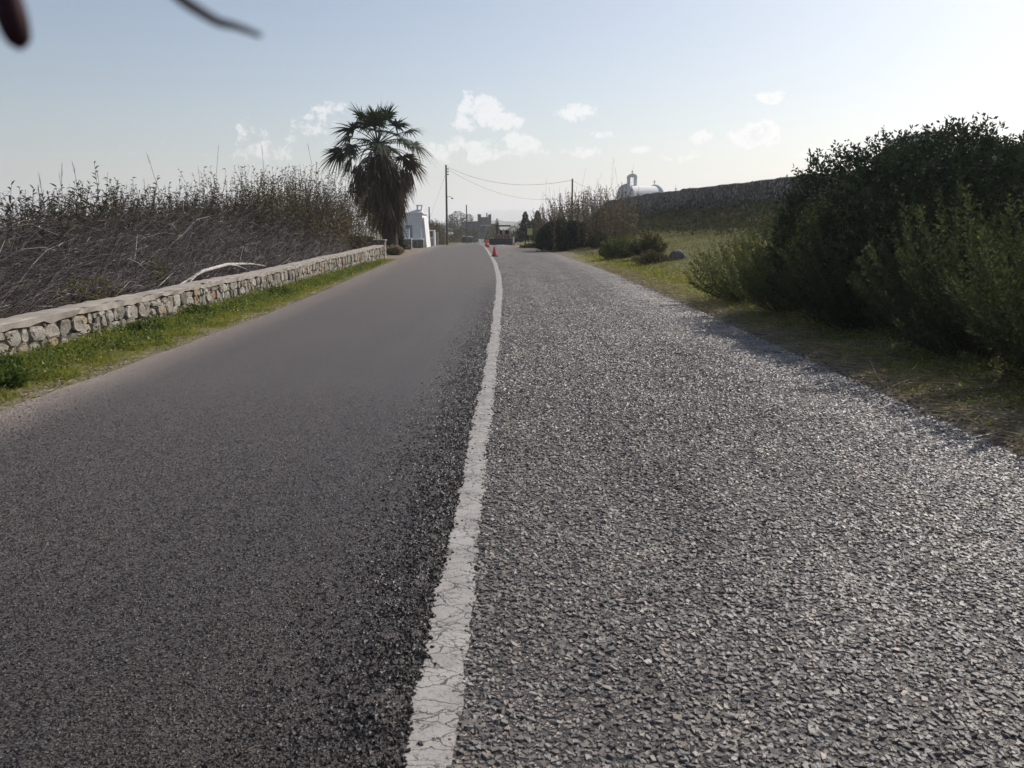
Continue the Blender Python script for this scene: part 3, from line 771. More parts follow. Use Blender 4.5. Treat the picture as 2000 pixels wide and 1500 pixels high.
def build_right_shrubs():
    mound_shrub('mastic_bush', 'large dark rounded evergreen bush highest at the right edge', (6.35, 12.1), (2.0, 2.2), 2.2, 9500, M['mastic'], .064, 8, 'bush', 90, 1.3)
    mound_shrub('mastic_bush', 'dark evergreen bush behind the right end of the large rounded bush', (9.6, 14.2), (2.4, 2.0), 1.7, 3600, M['mastic'], .066, 8, 'bush', 60, 4.1)
    g = 'leafy shrubs along the right verge'
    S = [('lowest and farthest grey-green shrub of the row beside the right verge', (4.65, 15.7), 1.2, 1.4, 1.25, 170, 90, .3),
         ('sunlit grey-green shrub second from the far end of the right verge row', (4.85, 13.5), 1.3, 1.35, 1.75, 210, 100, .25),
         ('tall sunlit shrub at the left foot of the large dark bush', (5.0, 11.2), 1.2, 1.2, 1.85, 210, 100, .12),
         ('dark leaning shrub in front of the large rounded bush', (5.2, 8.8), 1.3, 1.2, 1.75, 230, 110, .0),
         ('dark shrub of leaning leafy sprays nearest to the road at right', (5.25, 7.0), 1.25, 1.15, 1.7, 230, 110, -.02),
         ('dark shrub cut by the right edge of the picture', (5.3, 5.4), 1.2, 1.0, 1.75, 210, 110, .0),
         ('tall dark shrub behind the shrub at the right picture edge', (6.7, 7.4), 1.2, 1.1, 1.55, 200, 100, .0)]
    for lab, c, rx, ry, h, ns, nl, sh in S:
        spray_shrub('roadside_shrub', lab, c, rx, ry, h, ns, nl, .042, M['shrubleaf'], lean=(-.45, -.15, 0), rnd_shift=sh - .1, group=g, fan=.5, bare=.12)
    # small things farther along the right verge
    spray_shrub('thorny_shrub', 'small olive-green shrub at the field edge beside the road', (4.45, 34), .9, .8, 1.0, 120, 70, .07, M['shrubleaf'], rnd_shift=.15)
    spray_shrub('thorny_shrub', 'small dark grey shrub between the olive-green shrub and the boulder', (5.35, 31.8), .85, .8, 1.0, 110, 60, .07, M['scrub'], rnd_shift=-.1)
    spray_shrub('thorny_shrub', 'low brownish dry shrub in front of the small field-edge shrubs', (4.95, 28.5), .75, .6, .5, 90, 40, .06, M['scrub'], rnd_shift=.3)
    # boulder
    n, m_ = 14, 9
    th = np.linspace(0, 2 * np.pi, n, endpoint=False); ph = np.linspace(0, np.pi / 2, m_)
    T, Pn = np.meshgrid(th, ph)
    rr = 1 + .16 * fbm(np.cos(T) * 2, np.sin(T) * 2 + Pn, 1.5, 3)
    bx, by = 5.98, 29.2; bz = float(H(np.array([bx]), np.array([by]))[0])
    V = np.stack([bx + .34 * rr * np.cos(T) * np.cos(Pn), by + .34 * rr * np.sin(T) * np.cos(Pn), bz - .05 + .36 * rr * np.sin(Pn)], -1).reshape(-1, 3)
    i = np.arange(len(V)).reshape(m_, n)
    F = np.stack([i[:-1], np.roll(i, -1, 1)[:-1], np.roll(i, -1, 1)[1:], i[1:]], -1).reshape(-1, 4)
    obj('boulder', [(V, F)], M['boulder'], smooth=True, label='rounded grey boulder at the edge of the field', category='rock')
build_right_shrubs()

def reed_parts(xy, hts, lean=(0, 0), nleaf=14, leafL=(.35, .6), leafW=.022, stem_r=.009, lo=.3, rshift=0.0, sway=.12):
    n = len(xy)
    f = np.column_stack([xy, H(xy[:, 0], xy[:, 1]) - .04])
    dirn = np.column_stack([rng.normal(scale=sway, size=n) + lean[0], rng.normal(scale=sway, size=n) + lean[1]])
    t = np.linspace(0, 1, 5)
    P = f[:, None] + np.concatenate([dirn[:, None] * (t ** 1.6)[None, :, None], np.broadcast_to(t[None, :, None], (n, 5, 1))], -1) * hts[:, None, None]
    P[:, :, 2] -= ((dirn ** 2).sum(1) * .35 * hts)[:, None] * t ** 2
    srnd = np.clip(rng.random(n) * .7 + rshift, 0, 1)
    parts = tubes(P, stem_r * np.linspace(1, .4, 5)[None] * rng.uniform(.7, 1.2, (n, 1)), 3, rnd=np.clip(srnd + .15, 0, 1))
    tl = lo + (1 - lo) * (np.arange(nleaf)[None] + rng.random((n, nleaf))) / nleaf
    q = tl * 4; k0 = np.minimum(q.astype(int), 3); fr = (q - k0)[:, :, None]; ii = np.arange(n)[:, None]
    p = P[ii, k0] * (1 - fr) + P[ii, k0 + 1] * fr
    a = rng.uniform(0, 6.283, (n, nleaf))
    d = np.stack([np.cos(a), np.sin(a), rng.uniform(.5, 1.9, (n, nleaf))], -1)
    L = rng.uniform(*leafL, (n, nleaf)) * np.interp(tl, [lo, .7, 1], [.9, 1, .55])
    rd = np.clip(srnd[:, None] + rng.normal(scale=.16, size=(n, nleaf)), 0, 1)
    parts += blades(p.reshape(-1, 3), d.reshape(-1, 3), L.ravel(), leafW, rng.uniform(.3, .9, n * nleaf), 3, rnd=rd.ravel())
    return parts, P[:, -1]

def plume_parts(tips, L=(.25, .5), mi=1, stalk=(.2, .7)):
    n = len(tips)
    d = norm(np.column_stack([rng.normal(scale=.18, size=(n, 2)), np.ones(n)]))
    s = rng.uniform(*stalk, n)[:, None]; l = rng.uniform(*L, n)[:, None]
    P = tips[:, None] + d[:, None] * np.stack([0 * s, s, s + l], 1)
    parts = tubes(P, np.array([[.007, .005, .002]]) * np.ones((n, 1)), 3, mi, rng.random(n))
    m = 26
    t = rng.random((n, m, 1))
    p = tips[:, None] + d[:, None] * (s[:, None] + l[:, None] * t)
    dd = norm(d[:, None] * 1.0 + rng.normal(scale=.16, size=(n, m, 3)))
    parts += blades(p.reshape(-1, 3), dd.reshape(-1, 3), .12, .009, .0, 1, mi, rng.random(n * m))
    return parts

def bed_height(x, y):
    return np.interp(y, [6, 11, 14, 17, 22, 30, 38], [1.7, 1.8, 2.1, 2.55, 3.0, 3.5, 3.2]) * (1 + .13 * fbm(x, y, .8, 4) + .08 * fbm(x, y, 2.3, 7))

def build_left_reeds():
    def bed(n, u0, u1, y0=7, y1=38.5, p=1.0):
        y = y0 + (y1 - y0) * rng.random(n) ** p; x = rng.uniform(u0, u1, n)
        return np.column_stack([x, y])
    # standing reeds, behind; they stand in clumps of uneven height
    nc = 330
    cl = bed(nc, -14.0, -8.0, 7, 38.5, 1.15); ch = rng.uniform(.74, 1.1, nc)
    i = rng.integers(0, nc, 2700)
    xy = cl[i] + rng.normal(scale=.22, size=(2700, 2))
    hts = bed_height(xy[:, 0], xy[:, 1]) * np.interp(xy[:, 0], [-14, -8], [.74, 1]) * ch[i] * rng.uniform(.8, 1.04, len(xy))
    parts, tips = reed_parts(xy, hts, lean=(.1, .06), nleaf=21, leafL=(.16, .36), leafW=.034, lo=.38, sway=.16)
    k = rng.choice(len(tips), 80, replace=False)
    parts += plume_parts(tips[k], (.15, .35), 1, (.1, .6))
    obj('reed_bed', parts, [M['reed'], M['plume']], kind='stuff', label='tall brown and green reed bed behind the stone wall')
    # leafier reeds at the far end of the bed by the palm
    xy = bed(640, -9.6, -6.35, 25, 38.6); hts = bed_height(xy[:, 0], xy[:, 1]) * rng.uniform(.6, 1.06, len(xy)) * np.interp(xy[:, 0], [-7.2, -6.3], [1, .72])
    parts, tips = reed_parts(xy, hts, lean=(.05, 0), nleaf=28, leafL=(.18, .36), leafW=.034, lo=.2, rshift=.16, sway=.13)
    parts += plume_parts(tips[:16], (.2, .4), 1, (.2, .6))
    obj('leafy_reeds', parts, [M['reed'], M['plume']], kind='stuff', label='leafy tan reeds at the far end of the bed beside the palm')
    # bent, dead grey stems combed over towards the road
    n = 12000
    y = 5.5 + 25 * rng.random(n) ** 1.15; x = -6.35 - 2.9 * rng.random(n) ** 1.3
    lump = np.clip(1 + .35 * fbm(x * .5, y, .8, 8), .5, 1.5)
    f = np.column_stack([x, y, H(x, y) + rng.uniform(0, 1.5, n) * np.interp(x, [-8.0, -6.35], [1, .2]) * lump * np.interp(y, [8, 14, 24], [.85, 1, 1.2])])
    L = rng.uniform(.6, 1.9, n)
    a = rng.normal(scale=.38, size=n) + .8 + .3 * fbm(x, y, .7, 3)       # heading: away and towards the road
    e = np.clip(rng.normal(.6, .3, n) + .25 * fbm(x, y, 1.1, 5), .02, 1.3)
    d = np.column_stack([np.sin(a) * np.cos(e) * .6, np.cos(a) * np.cos(e), np.sin(e)])
    t = np.linspace(0, 1, 4)
    P = f[:, None] + d[:, None] * (L[:, None] * t)[:, :, None]
    P[:, :, 2] -= (L * rng.uniform(.1, .55, n))[:, None] * t ** 2
    P += rng.normal(scale=.025, size=P.shape) * t[None, :, None]
    P[:, :, 0] = np.minimum(P[:, :, 0], -6.1 - .2 * rng.random((n, 1)))
    P[:, :, 2] = np.maximum(P[:, :, 2], H(P[:, :, 0], P[:, :, 1]) + .02)
    P[:, :, 2] = np.minimum(P[:, :, 2], bed_height(P[:, :, 0], P[:, :, 1]) * (.68 + .3 * rng.random((n, 1))))
    rd = np.clip(rng.beta(1.6, 2.6, n), 0, 1) * .9; rd[rng.random(n) < .03] = 1.0
    parts = tubes(P, np.linspace(1, .35, 4)[None] * rng.uniform(.002, .0065, (n, 1)) * np.where(rd > .99, 1.6, 1)[:, None], 3, rnd=rd)
    m = 26000                                                     # hanging dead leaves between the stems
    i = rng.integers(0, n, m); tt = rng.random(m)
    q = tt * 3; k0 = np.minimum(q.astype(int), 2); fr = (q - k0)[:, None]
    p = P[i, k0] * (1 - fr) + P[i, k0 + 1] * fr
    dd = norm(d[i] + rng.normal(scale=.4, size=(m, 3)))
    parts += blades(p, dd, rng.uniform(.15, .45, m), rng.uniform(.005, .018, m), rng.uniform(.2, .9, m), 2, rnd=np.clip(rng.beta(1.4, 3.2, m), 0, 1))
    obj('dead_reed_thatch', parts, M['thatch'], kind='stuff', label='grey bent dead reed stems heaped behind the stone wall')
    # yellow-green scrub at the foot of the thicket
    spray_shrub('yellow_shrub', 'yellow-green leafy shrub behind the stone wall at left', (-6.5, 12.3), .42, 1.15, .72, 170, 60, .05, M['olive'], category='shrub', rnd_shift=-.1)
    spray_shrub('yellow_shrub', 'small upright green shoot among dead reeds right of the yellow-green shrub', (-6.55, 14.8), .25, .3, 1.05, 36, 50, .055, M['olive'], rnd_shift=-.25)
    spray_shrub('yellow_shrub', 'sparse low weed behind the near left end of the wall', (-6.45, 9.9), .3, .5, .5, 50, 35, .045, M['olive'], rnd_shift=-.3)
    # bleached branch lying along the wall's far side
    pts = np.array([[-6.25, 15.1, .40], [-6.2, 16.2, .60], [-6.22, 17.6, .66], [-6.25, 19.2, .60], [-6.3, 20.6, .48]])
    root = thing('dead_branch', (-6.2, 16.2, .5), 'bleached fallen branch lying just behind the stone wall', 'branch')
    obj('bough', tubes(pts, np.array([.02, .035, .038, .03, .012]), 7), M['deadwood'], root, smooth=True)
    for a_, b_ in ((1, [-6.12, 15.2, .42]), (2, [-6.3, 16.6, .45]), (2, [-6.12, 18.6, .5])):
        obj('side_twig', tubes(np.array([pts[a_], (pts[a_] + b_) / 2 + [0, 0, .03], b_]), np.array([.02, .014, .006]), 5), M['deadwood'], root, smooth=True)
build_left_reeds()

def build_weeds():
    for lab, c, r_, h, n in (('big dark green weed clump on the left verge near the picture edge', (-4.72, 7.25), .26, .24, 70), ('leafy weed clump against the wall at the left picture edge', (-5.45, 8.2), .3, .22, 60),
                             ('dark leafy weed below the stone wall midway along the near verge', (-5.15, 11.2), .28, .18, 60), ('small dark weed tuft far along the left verge', (-5.0, 17.2), .3, .2, 50), ('low green weed close to the wall beyond the near clumps', (-5.3, 13.4), .3, .17, 50)):
        spray_shrub('weed_clump', lab, c, r_, r_ * .9, h, n, 16, .05, M['weed'], stem_r=.003, category='weed', rnd_shift=-.3, bare=.1, fan=1.2)
build_weeds()

# ------------------------------------------------------------------ stone wall on the left
WALL_X, WALL_T = -5.72, .32
def wall_h(y): return np.interp(y, [4, 9, 18, 30, 36.2], [.42, .42, .46, .58, .64])
def wall_x(y): return WALL_X + .03 * np.sin(y * .7) + np.interp(y, [4, 12, 20, 36], [-.02, -.02, .06, -.02])

def stone_mesh(y0, y1, z0, z1, proud):
    """one irregular facing stone: polygon outline, rounded front, runs back into the wall"""
    cy, cz, hy, hz = (y0 + y1) / 2, (z0 + z1) / 2, (y1 - y0) / 2, (z1 - z0) / 2
    k = 8
    a = np.radians([18, 62, 118, 162, 198, 242, 298, 342]) + rng.uniform(-.24, .24, k)
    ca, sa = np.cos(a), np.sin(a)
    rr = 1 / (np.abs(ca) ** 12 + np.abs(sa) ** 12) ** (1 / 12) * rng.uniform(.86, 1.05, k)
    oy, oz = rr * ca * hy, rr * sa * hz
    oy, oz = oy + oz * rng.uniform(-.2, .2), oz + oy * rng.uniform(-.14, .14)
    rows = []
    for s, xp in ((1.0, -.06), (1.0, proud * .6), (.93, proud * .95), (.7, proud)):
        x = wall_x(cy) + xp + rng.normal(scale=.005, size=k)
        rows.append(np.column_stack([x, cy + oy * s + rng.normal(scale=.003, size=k), cz + oz * s + rng.normal(scale=.003, size=k)]))
    V = np.concatenate(rows); i = np.arange(4 * k).reshape(4, k)
    F = np.stack([i[:-1], np.roll(i, -1, 1)[:-1], np.roll(i, -1, 1)[1:], i[1:]], -1).reshape(-1, 4)
    cap = np.arange(k)[None] + 3 * k
    rd = float(rng.choice([.0, .2, .3, .45, .5, .55, .7, .85, .95, 1.0], p=[.1, .1, .12, .12, .14, .1, .1, .12, .05, .05]))
    return [(V, F, 0, rd), (V, cap, 0, rd)]

def build_wall():
    root = thing('stone_wall', (WALL_X, 8, 0), 'low dry stone wall with smooth concrete cap along the left verge', 'wall')
    ys = np.linspace(4.2, 36, 210)
    def sheet(x0, x1, z0f, z1f, jit):
        rows = []
        for y in ys:
            xw = wall_x(y)
            j = rng.normal(scale=jit, size=4)
            rows.append([[xw + x1, y, z0f(y) + j[0]], [xw + x1 + j[1], y, z1f(y) - .008], [xw + x1 - .012, y, z1f(y) + j[2] * .4], [xw + x0 + .01, y, z1f(y) + j[3] * .4], [xw + x0, y, z1f(y) - .01], [xw + x0, y, z0f(y)]])
        V = np.array(rows).reshape(-1, 3); n = len(ys); i = np.arange(len(V)).reshape(n, 6)
        F = np.stack([i[:-1], np.roll(i, -1, 1)[:-1], np.roll(i, -1, 1)[1:], i[1:]], -1).reshape(-1, 4)
        return [(V, F), (V, i[:1]), (V, i[-1:])]
    obj('core', sheet(-WALL_T + .02, -.03, lambda y: -.12, lambda y: wall_h(y) - .075, .006), M['mortar'], root)
    obj('cap', sheet(-WALL_T - .02, .035, lambda y: wall_h(y) - .085 + .008 * math.sin(y * 5), lambda y: wall_h(y) + .006 * math.sin(y * 1.3), .013), M['concrete'], root, smooth=False)
    stones = []
    y = 4.3
    # bands of the wall, each filled with courses of uneven stones
    while y < 35.9:
        w = rng.uniform(.3, .8); top = wall_h(y) - .09
        nc = 2 if rng.random() < .5 else 3
        cuts = np.cumsum(rng.uniform(.6, 1.4, nc)); cuts = np.concatenate([[0], cuts / cuts[-1]]) * (top + .04) - .04
        for c in range(nc):
            yy = y + (rng.uniform(-.05, .05) if c else 0)
            while yy < y + w:
                sw = (.08 + .26 * rng.beta(1.2, 1.7)) * (1.25 if nc == 2 else 1)
                tall = c < 2 and rng.random() < .22
                z1 = cuts[c + 1] + rng.normal(scale=.012)
                stones.append((yy, yy + sw, cuts[c], z1, rng.uniform(.012, .05)))
                if rng.random() < .16:
                    stones.append((yy, yy + rng.uniform(.05, .09), z1 - .03, z1 + .02, .015))
                yy += sw + .006
        y += w
    stones.sort(key=lambda s: s[0])
    near = [s for s in stones if s[0] > 7.6][:300]
    rest = [s for s in stones if s not in near]
    for s in near:
        obj('stone', stone_mesh(*s), M['stone'], root)
    pr = []
    for s in rest: pr += stone_mesh(*s)
    obj('smaller_stones', pr, M['stone'], root, kind='stuff')
    # end pillar and the wall that turns away behind it
    p = thing('wall_pillar', (-5.95, 36.4, 0), 'short square stone pillar ending the low wall by the palm', 'pillar')
    obj('shaft', [box(-6.2, -5.68, 36.1, 36.6, -.1, .82)], M['lowwall'], p)
    obj('cap', [box(-6.24, -5.64, 36.06, 36.64, .822, .88)], M['concrete'], p)
    p = thing('back_wall', (-7, 37.2, 0), 'stone wall turning away behind the pillar beside the palm', 'wall')
    obj('masonry', [box(-8.6, -6.3, 37, 37.4, -.2, .95)], M['lowwall'], p)
    obj('cap', [box(-8.65, -6.25, 36.95, 37.45, .952, 1.02)], M['concrete'], p)
build_wall()

# ------------------------------------------------------------------ palm
def build_palm():
    cx, cy, cz = W(738, 282, 42.4)
    bx, by = -6.35, 42.4; bz = float(H(np.array([bx]), np.array([by]))[0])
    root = thing('fan_palm', (bx, by, bz), 'tall fan palm with a skirt of dead brown fronds', 'palm tree')
    C = np.array([cx, cy, cz])
    t = np.linspace(0, 1, 14)
    P = np.array([bx, by, bz - .1]) * (1 - t)[:, None] + C * t[:, None]; P[:, 0] += .12 * np.sin(t * 3)
    obj('trunk', tubes(P, np.interp(t, [0, .08, .5, 1], [.55, .42, .36, .26]), 12), M['palmbark'], root, smooth=True)
    nf = 33
    for i in range(nf):
        az = i * 2.39996 + rng.uniform(-.2, .2)
        pol = R(3 + 112 * ((i + .5) / nf) ** .8) + rng.uniform(-.1, .1)
        d = np.array([math.sin(pol) * math.cos(az), math.sin(pol) * math.sin(az), math.cos(pol)])
        pl = rng.uniform(1.4, 1.95); bl = rng.uniform(1.0, 1.3); pl *= np.interp(pol, [0, 1.1], [.72, 1])
        tt = np.linspace(0, 1, 5)
        Pp = C + d * (tt * pl)[:, None]; Pp[:, 2] -= .2 * math.sin(pol) * tt ** 2 * pl
        e = Pp[-1]; dd = norm(Pp[-1] - Pp[-2])
        tw = rng.uniform(-.7, .7)
        s0 = norm(np.cross(dd, [0.02, 0.03, 1.0])); u0 = np.cross(s0, dd)
        s = s0 * math.cos(tw) + u0 * math.sin(tw); upv = np.cross(s, dd)
        parts = tubes(Pp, np.linspace(.035, .016, 5), 4, 0, .6)
        nb = 34
        ang = np.linspace(-1.9, 1.9, nb) + rng.normal(scale=.03, size=nb)
        v = dd[None] * np.cos(ang)[:, None] + s[None] * np.sin(ang)[:, None] + upv[None] * (.25 * np.abs(np.sin(ang)) + rng.normal(scale=.07, size=nb))[:, None]
        L = bl * np.interp(np.abs(ang), [0, 1.1, 1.9], [1, .9, .6]) * rng.uniform(.85, 1.1, nb)
        sd = norm(np.cross(v, upv))
        parts += blades(np.repeat(e[None], nb, 0), v, L, .1, rng.uniform(.2, .6, nb) * (.4 + .9 * math.sin(pol)), 5, 0, np.clip(rng.random(nb) * .5 + .3 * rng.random(), 0, 1), side=sd, taper=.8)
        obj('frond', parts, M['palmleaf'] if pol < R(98) else M['palmdead'], root)
    # dead skirt: arched petioles with collapsed hanging blades
    parts = []
    for i in range(210):
        az = rng.uniform(0, 6.283); lvl = rng.random() ** .8
        z0 = cz - .25 - lvl * 2.3
        tz = (z0 - bz) / (cz - bz); base = np.array([bx, by, 0]) * (1 - tz) + np.array([cx, cy, 0]) * tz; base[2] = z0
        out = rng.uniform(.5, 1.95) * np.interp(lvl, [0, .3, 1], [1.05, .8, .38])
        dn = rng.uniform(.45, 1.15)
        tt = np.linspace(0, 1, 6)
        hd = np.array([math.cos(az), math.sin(az), 0])
        Pp = base + hd * (out * np.sin(tt * 1.45))[:, None] + np.array([0, 0, 1]) * (.25 * np.sin(tt * 3.1) - dn * tt ** 2)[:, None]
        parts += tubes(Pp, np.linspace(.03, .013, 6), 3, 0, rng.random())
        nb = 15; e = Pp[-1]
        v = np.column_stack([hd[0] * .2 + rng.normal(scale=.22, size=nb), hd[1] * .2 + rng.normal(scale=.22, size=nb), -np.ones(nb)])
        parts += blades(e + rng.normal(scale=.05, size=(nb, 3)), v, rng.uniform(.5, 1.35, nb), .07, .12, 3, 0, np.clip(rng.random() * .5 + rng.random(nb) * .5, 0, 1))
    nb = 900                                                    # old leaf remains flat against the trunk
    az = rng.uniform(0, 6.283, nb); tz = rng.uniform(.3, .93, nb)
    c0 = np.array([bx, by, bz]) * (1 - tz)[:, None] + C * tz[:, None]
    hd = np.column_stack([np.cos(az), np.sin(az), 0 * az])
    parts += blades(c0 + hd * rng.uniform(.35, .62, (nb, 1)) * np.interp(tz, [.3, .5, .93], [.95, 1.25, .7])[:, None], hd * .25 + [0, 0, -1] + rng.normal(scale=.12, size=(nb, 3)), rng.uniform(.5, 1.2, nb), .09, .05, 3, 0, rng.random(nb) * .7)
    obj('dead_frond_skirt', parts, M['palmdead'], root, kind='stuff')
    spray_shrub('ivy_bush', 'dark green bush at the right foot of the palm', (-6.12, 43.4), .38, .4, 1.6, 90, 60, .1, M['mastic'], bare=.0)
    spray_shrub('dry_shrub', 'low straw-coloured shrub below the palm beside the drive', (-6.0, 41.2), .55, .45, .5, 80, 30, .09, M['straw'], rnd_shift=-.1)
build_palm()

# ------------------------------------------------------------------ house and garden fronts on the left
def build_house():
    y = 60.0
    zt = W(800, 418, y)[2]; x1 = W(825, 450, y)[0]; x0 = W(768, 450, y)[0]
    zb = float(H(np.array([x1]), np.array([y]))[0]) - .3
    root = thing('white_house', ((x0 + x1) / 2, y + 2, zb), 'small white house with hooded chimney beyond the palm', 'house')
    obj('wall', [box(x0, x1, y, y + 3.2, zb, zt)], M['white'], root)
    obj('roof', [box(x0 - .06, x1 + .1, y - .08, y + 3.3, zt + .003, zt + .1)], M['white'], root)
    # sloping buttress on the road side
    V = np.array([[x1 + .003, y + .1, zb], [x1 + .32, y + .1, zb], [x1 + .32, y + 3.0, zb], [x1 + .003, y + 3.0, zb], [x1 + .003, y + .1, zt - .25], [x1 + .12, y + .1, zt - .25], [x1 + .12, y + 3.0, zt - .25], [x1 + .003, y + 3.0, zt - .25]])
    obj('buttress', [(V, BOXF)], M['white'], root)
    ca, cb = W(793, 418, y)[0], W(826, 418, y)[0]; ta, tb = W(812, 405, y)[0], W(823, 405, y)[0]
    z1, z2, z3 = zt + .103, W(812, 409, y)[2], W(812, 402, y)[2]
    V = np.array([[ca, y + .2, z1], [cb - .1, y + .2, z1], [cb - .1, y + 1.3, z1], [ca, y + 1.3, z1], [ta, y + .5, z2], [tb, y + .5, z2], [tb, y + 1.0, z2], [ta, y + 1.0, z2]])
    ch = obj('chimney', [(V, BOXF)], M['white'], root)
    obj('chimney_post', [box(ta, ta + .09, y + .5, y + 1, z2 + .002, z3)], M['white'], ch)
    obj('chimney_post', [box(tb - .09, tb, y + .5, y + 1, z2 + .002, z3)], M['white'], ch)
    obj('chimney_cap', [box(ta - .04, tb + .04, y + .46, y + 1.04, z3 + .002, z3 + .08)], M['white'], ch)
    obj('door', [box(x1 - 1.25, x1 - .75, y - .02, y + .1, zb + .3, zb + 1.9)], M['grey'], root)
    # garden walls with white slatted screens on them
    for lab, pxa, pxb, pya, pyb, yy, wl in (('pale stone garden wall under the longer white slatted screen', 777, 803, 466, 486, 52, 'long white slatted screen on the stone garden wall beside the palm'), ('short stone garden wall under the smaller white screen beside the house', 806, 826, 467, 481, 57, 'small white slatted screen in front of the house wall')):
        a, b = W(pxa, pya, yy), W(pxb, pya, yy)
        zb_ = float(H(np.array([a[0]]), np.array([yy]))[0]) - .1
        r = thing('garden_wall', ((a[0] + b[0]) / 2, yy, zb_), lab, 'wall')
        obj('masonry', [box(a[0], b[0], yy, yy + .4, zb_, a[2] - .05)], M['lowwall'], r)
        obj('coping', [box(a[0] - .03, b[0] + .03, yy - .03, yy + .43, a[2] - .048, a[2] + .01)], M['white'], r)
        q = W((769 if yy < 55 else 808), 447, yy); q2 = W((799 if yy < 55 else 823), 447, yy)
        r = thing('slatted_screen', ((q[0] + q2[0]) / 2, yy + .2, a[2]), wl, 'screen')
        if yy < 55: obj('foot_block', [box(q[0], a[0] - .04, yy + .1, yy + .3, zb_, a[2])], M['lowwall'], r)
        hh = (q[2] - a[2]) / 4
        for k in range(4):
            obj('slat', [box(q[0], q2[0], yy + .15, yy + .19, a[2] + .015 + k * hh, a[2] + (k + .88) * hh)], M['whitepaint'], r)
        for xx in (q[0], q2[0] - .07):
            obj('post', [box(xx, xx + .07, yy + .193, yy + .26, a[2] + .011, q[2] + .03)], M['whitepaint'], r)
    yy = 66
    a, b = W(837, 449, yy), W(849, 449, yy); zb_ = float(H(np.array([a[0]]), np.array([yy]))[0])
    r = thing('meter_cabinet', ((a[0] + b[0]) / 2, yy, zb_), 'white roadside cabinet with grey door past the house', 'cabinet')
    obj('body', [box(a[0], b[0], yy, yy + .5, zb_ - .05, a[2])], M['white'], r)
    obj('door', [box(a[0] + .05, b[0] - .12, yy - .03, yy - .002, zb_ + .05, zb_ + .62)], M['grey'], r)
    obj('hatch', [box(a[0] + .08, b[0] - .15, yy - .03, yy - .002, zb_ + .7, a[2] - .1)], M['window'], r)
    for k, px in enumerate((851, 855)):
        a = W(px, 455, 68); zb_ = float(H(np.array([a[0]]), np.array([68.]))[0])
        lab = 'pale thin gate post just right of the roadside cabinet' if k == 0 else 'pale thin gate post farther right of the roadside cabinet'
        obj('gate_post', [box(a[0] - .04, a[0] + .04, 68, 68.08, zb_ - .05, a[2]), box(a[0] - .06, a[0] + .06, 67.98, 68.1, a[2] + .001, a[2] + .05)], M['deadwood'], label=lab, category='post')
build_house()

# ------------------------------------------------------------------ poles and wires
def pole(label, px, py_top, y, r0=.13, extra=None):
    t = W(px, py_top, y); zb = float(H(np.array([t[0]]), np.array([y]))[0])
    root = thing('utility_pole', (t[0], y, zb), label, 'pole', 'wooden utility poles')
    z = np.linspace(zb - .2, t[2], 5)
    obj('shaft', tubes(np.column_stack([np.full(5, t[0]), np.full(5, y), z]), np.linspace(r0, r0 * .7, 5), 8, cap=True), M['wood'], root, smooth=False)
    return root, t, zb

def wire(label, A, B, sag, r=.012):
    t = np.linspace(0, 1, 25)
    P = A * (1 - t)[:, None] + B * t[:, None]; P[:, 2] -= sag * 4 * t * (1 - t)
    obj('overhead_cable', tubes(P, np.full(25, r), 4), M['wire'], label=label, category='cable')

def build_poles():
    r, t, zb = pole('tall wooden utility pole with a street lamp beside the road', 871, 322, 92)
    for k in range(3):
        obj('insulator', [box(t[0] + .11, t[0] + .3, 91.95, 92.05, t[2] - .5 - .3 * k, t[2] - .38 - .3 * k)], M['metal'], r)
    lz = W(880, 385, 92)[2]
    arm = np.array([[t[0] + .08, 92, lz - .02], [t[0] + .3, 92, lz + .06], [t[0] + .5, 92, lz + .03], [t[0] + .62, 92, lz - .08]])
    a = obj('lamp_arm', tubes(arm, np.full(4, .03), 5), M['metal'], r)
    obj('lamp_head', [box(t[0] + .52, t[0] + .78, 91.88, 92.12, lz - .2, lz - .083, taper=.6)], M['darksteel'], a)
    r2, t2, _ = pole('wooden utility pole rising out of the right-hand reeds', 1118, 349, 74, .1)
    r3, t3, _ = pole('slimmer pole standing left of the right-hand reed pole', 1094, 377, 108, .1)
    pole('dark pole standing in front of the castle wing', 911, 400, 140, .13)
    pole('thin pole rising just right of the white house chimney', 838, 404, 100, .1)
    wire('upper sagging cable between the lamp pole and the pole in the reeds', t + [0.1, 0, -.2], t2 + [0, 0, -.12], 1.05)
    wire('lower sagging cable between the lamp pole and the slimmer pole', t + [.25, 0, -.5], t3 + [0, 0, -.6], 1.3)
    e = W(843, 407, 80); e[2] = float(H(np.array([e[0] - 1]), np.array([80.]))[0]); e[0] -= 1.2
    wire('steep guy wire left of the lamp pole', t + [-.1, 0, -1.1], e, .05, .008)
    b2 = W(1290, 420, 100)
    wire('cable leaving the reed pole towards the chapel', t2 + [0.05, 0, -.2], W(1212, 382, 96), .3, .01)
build_poles()

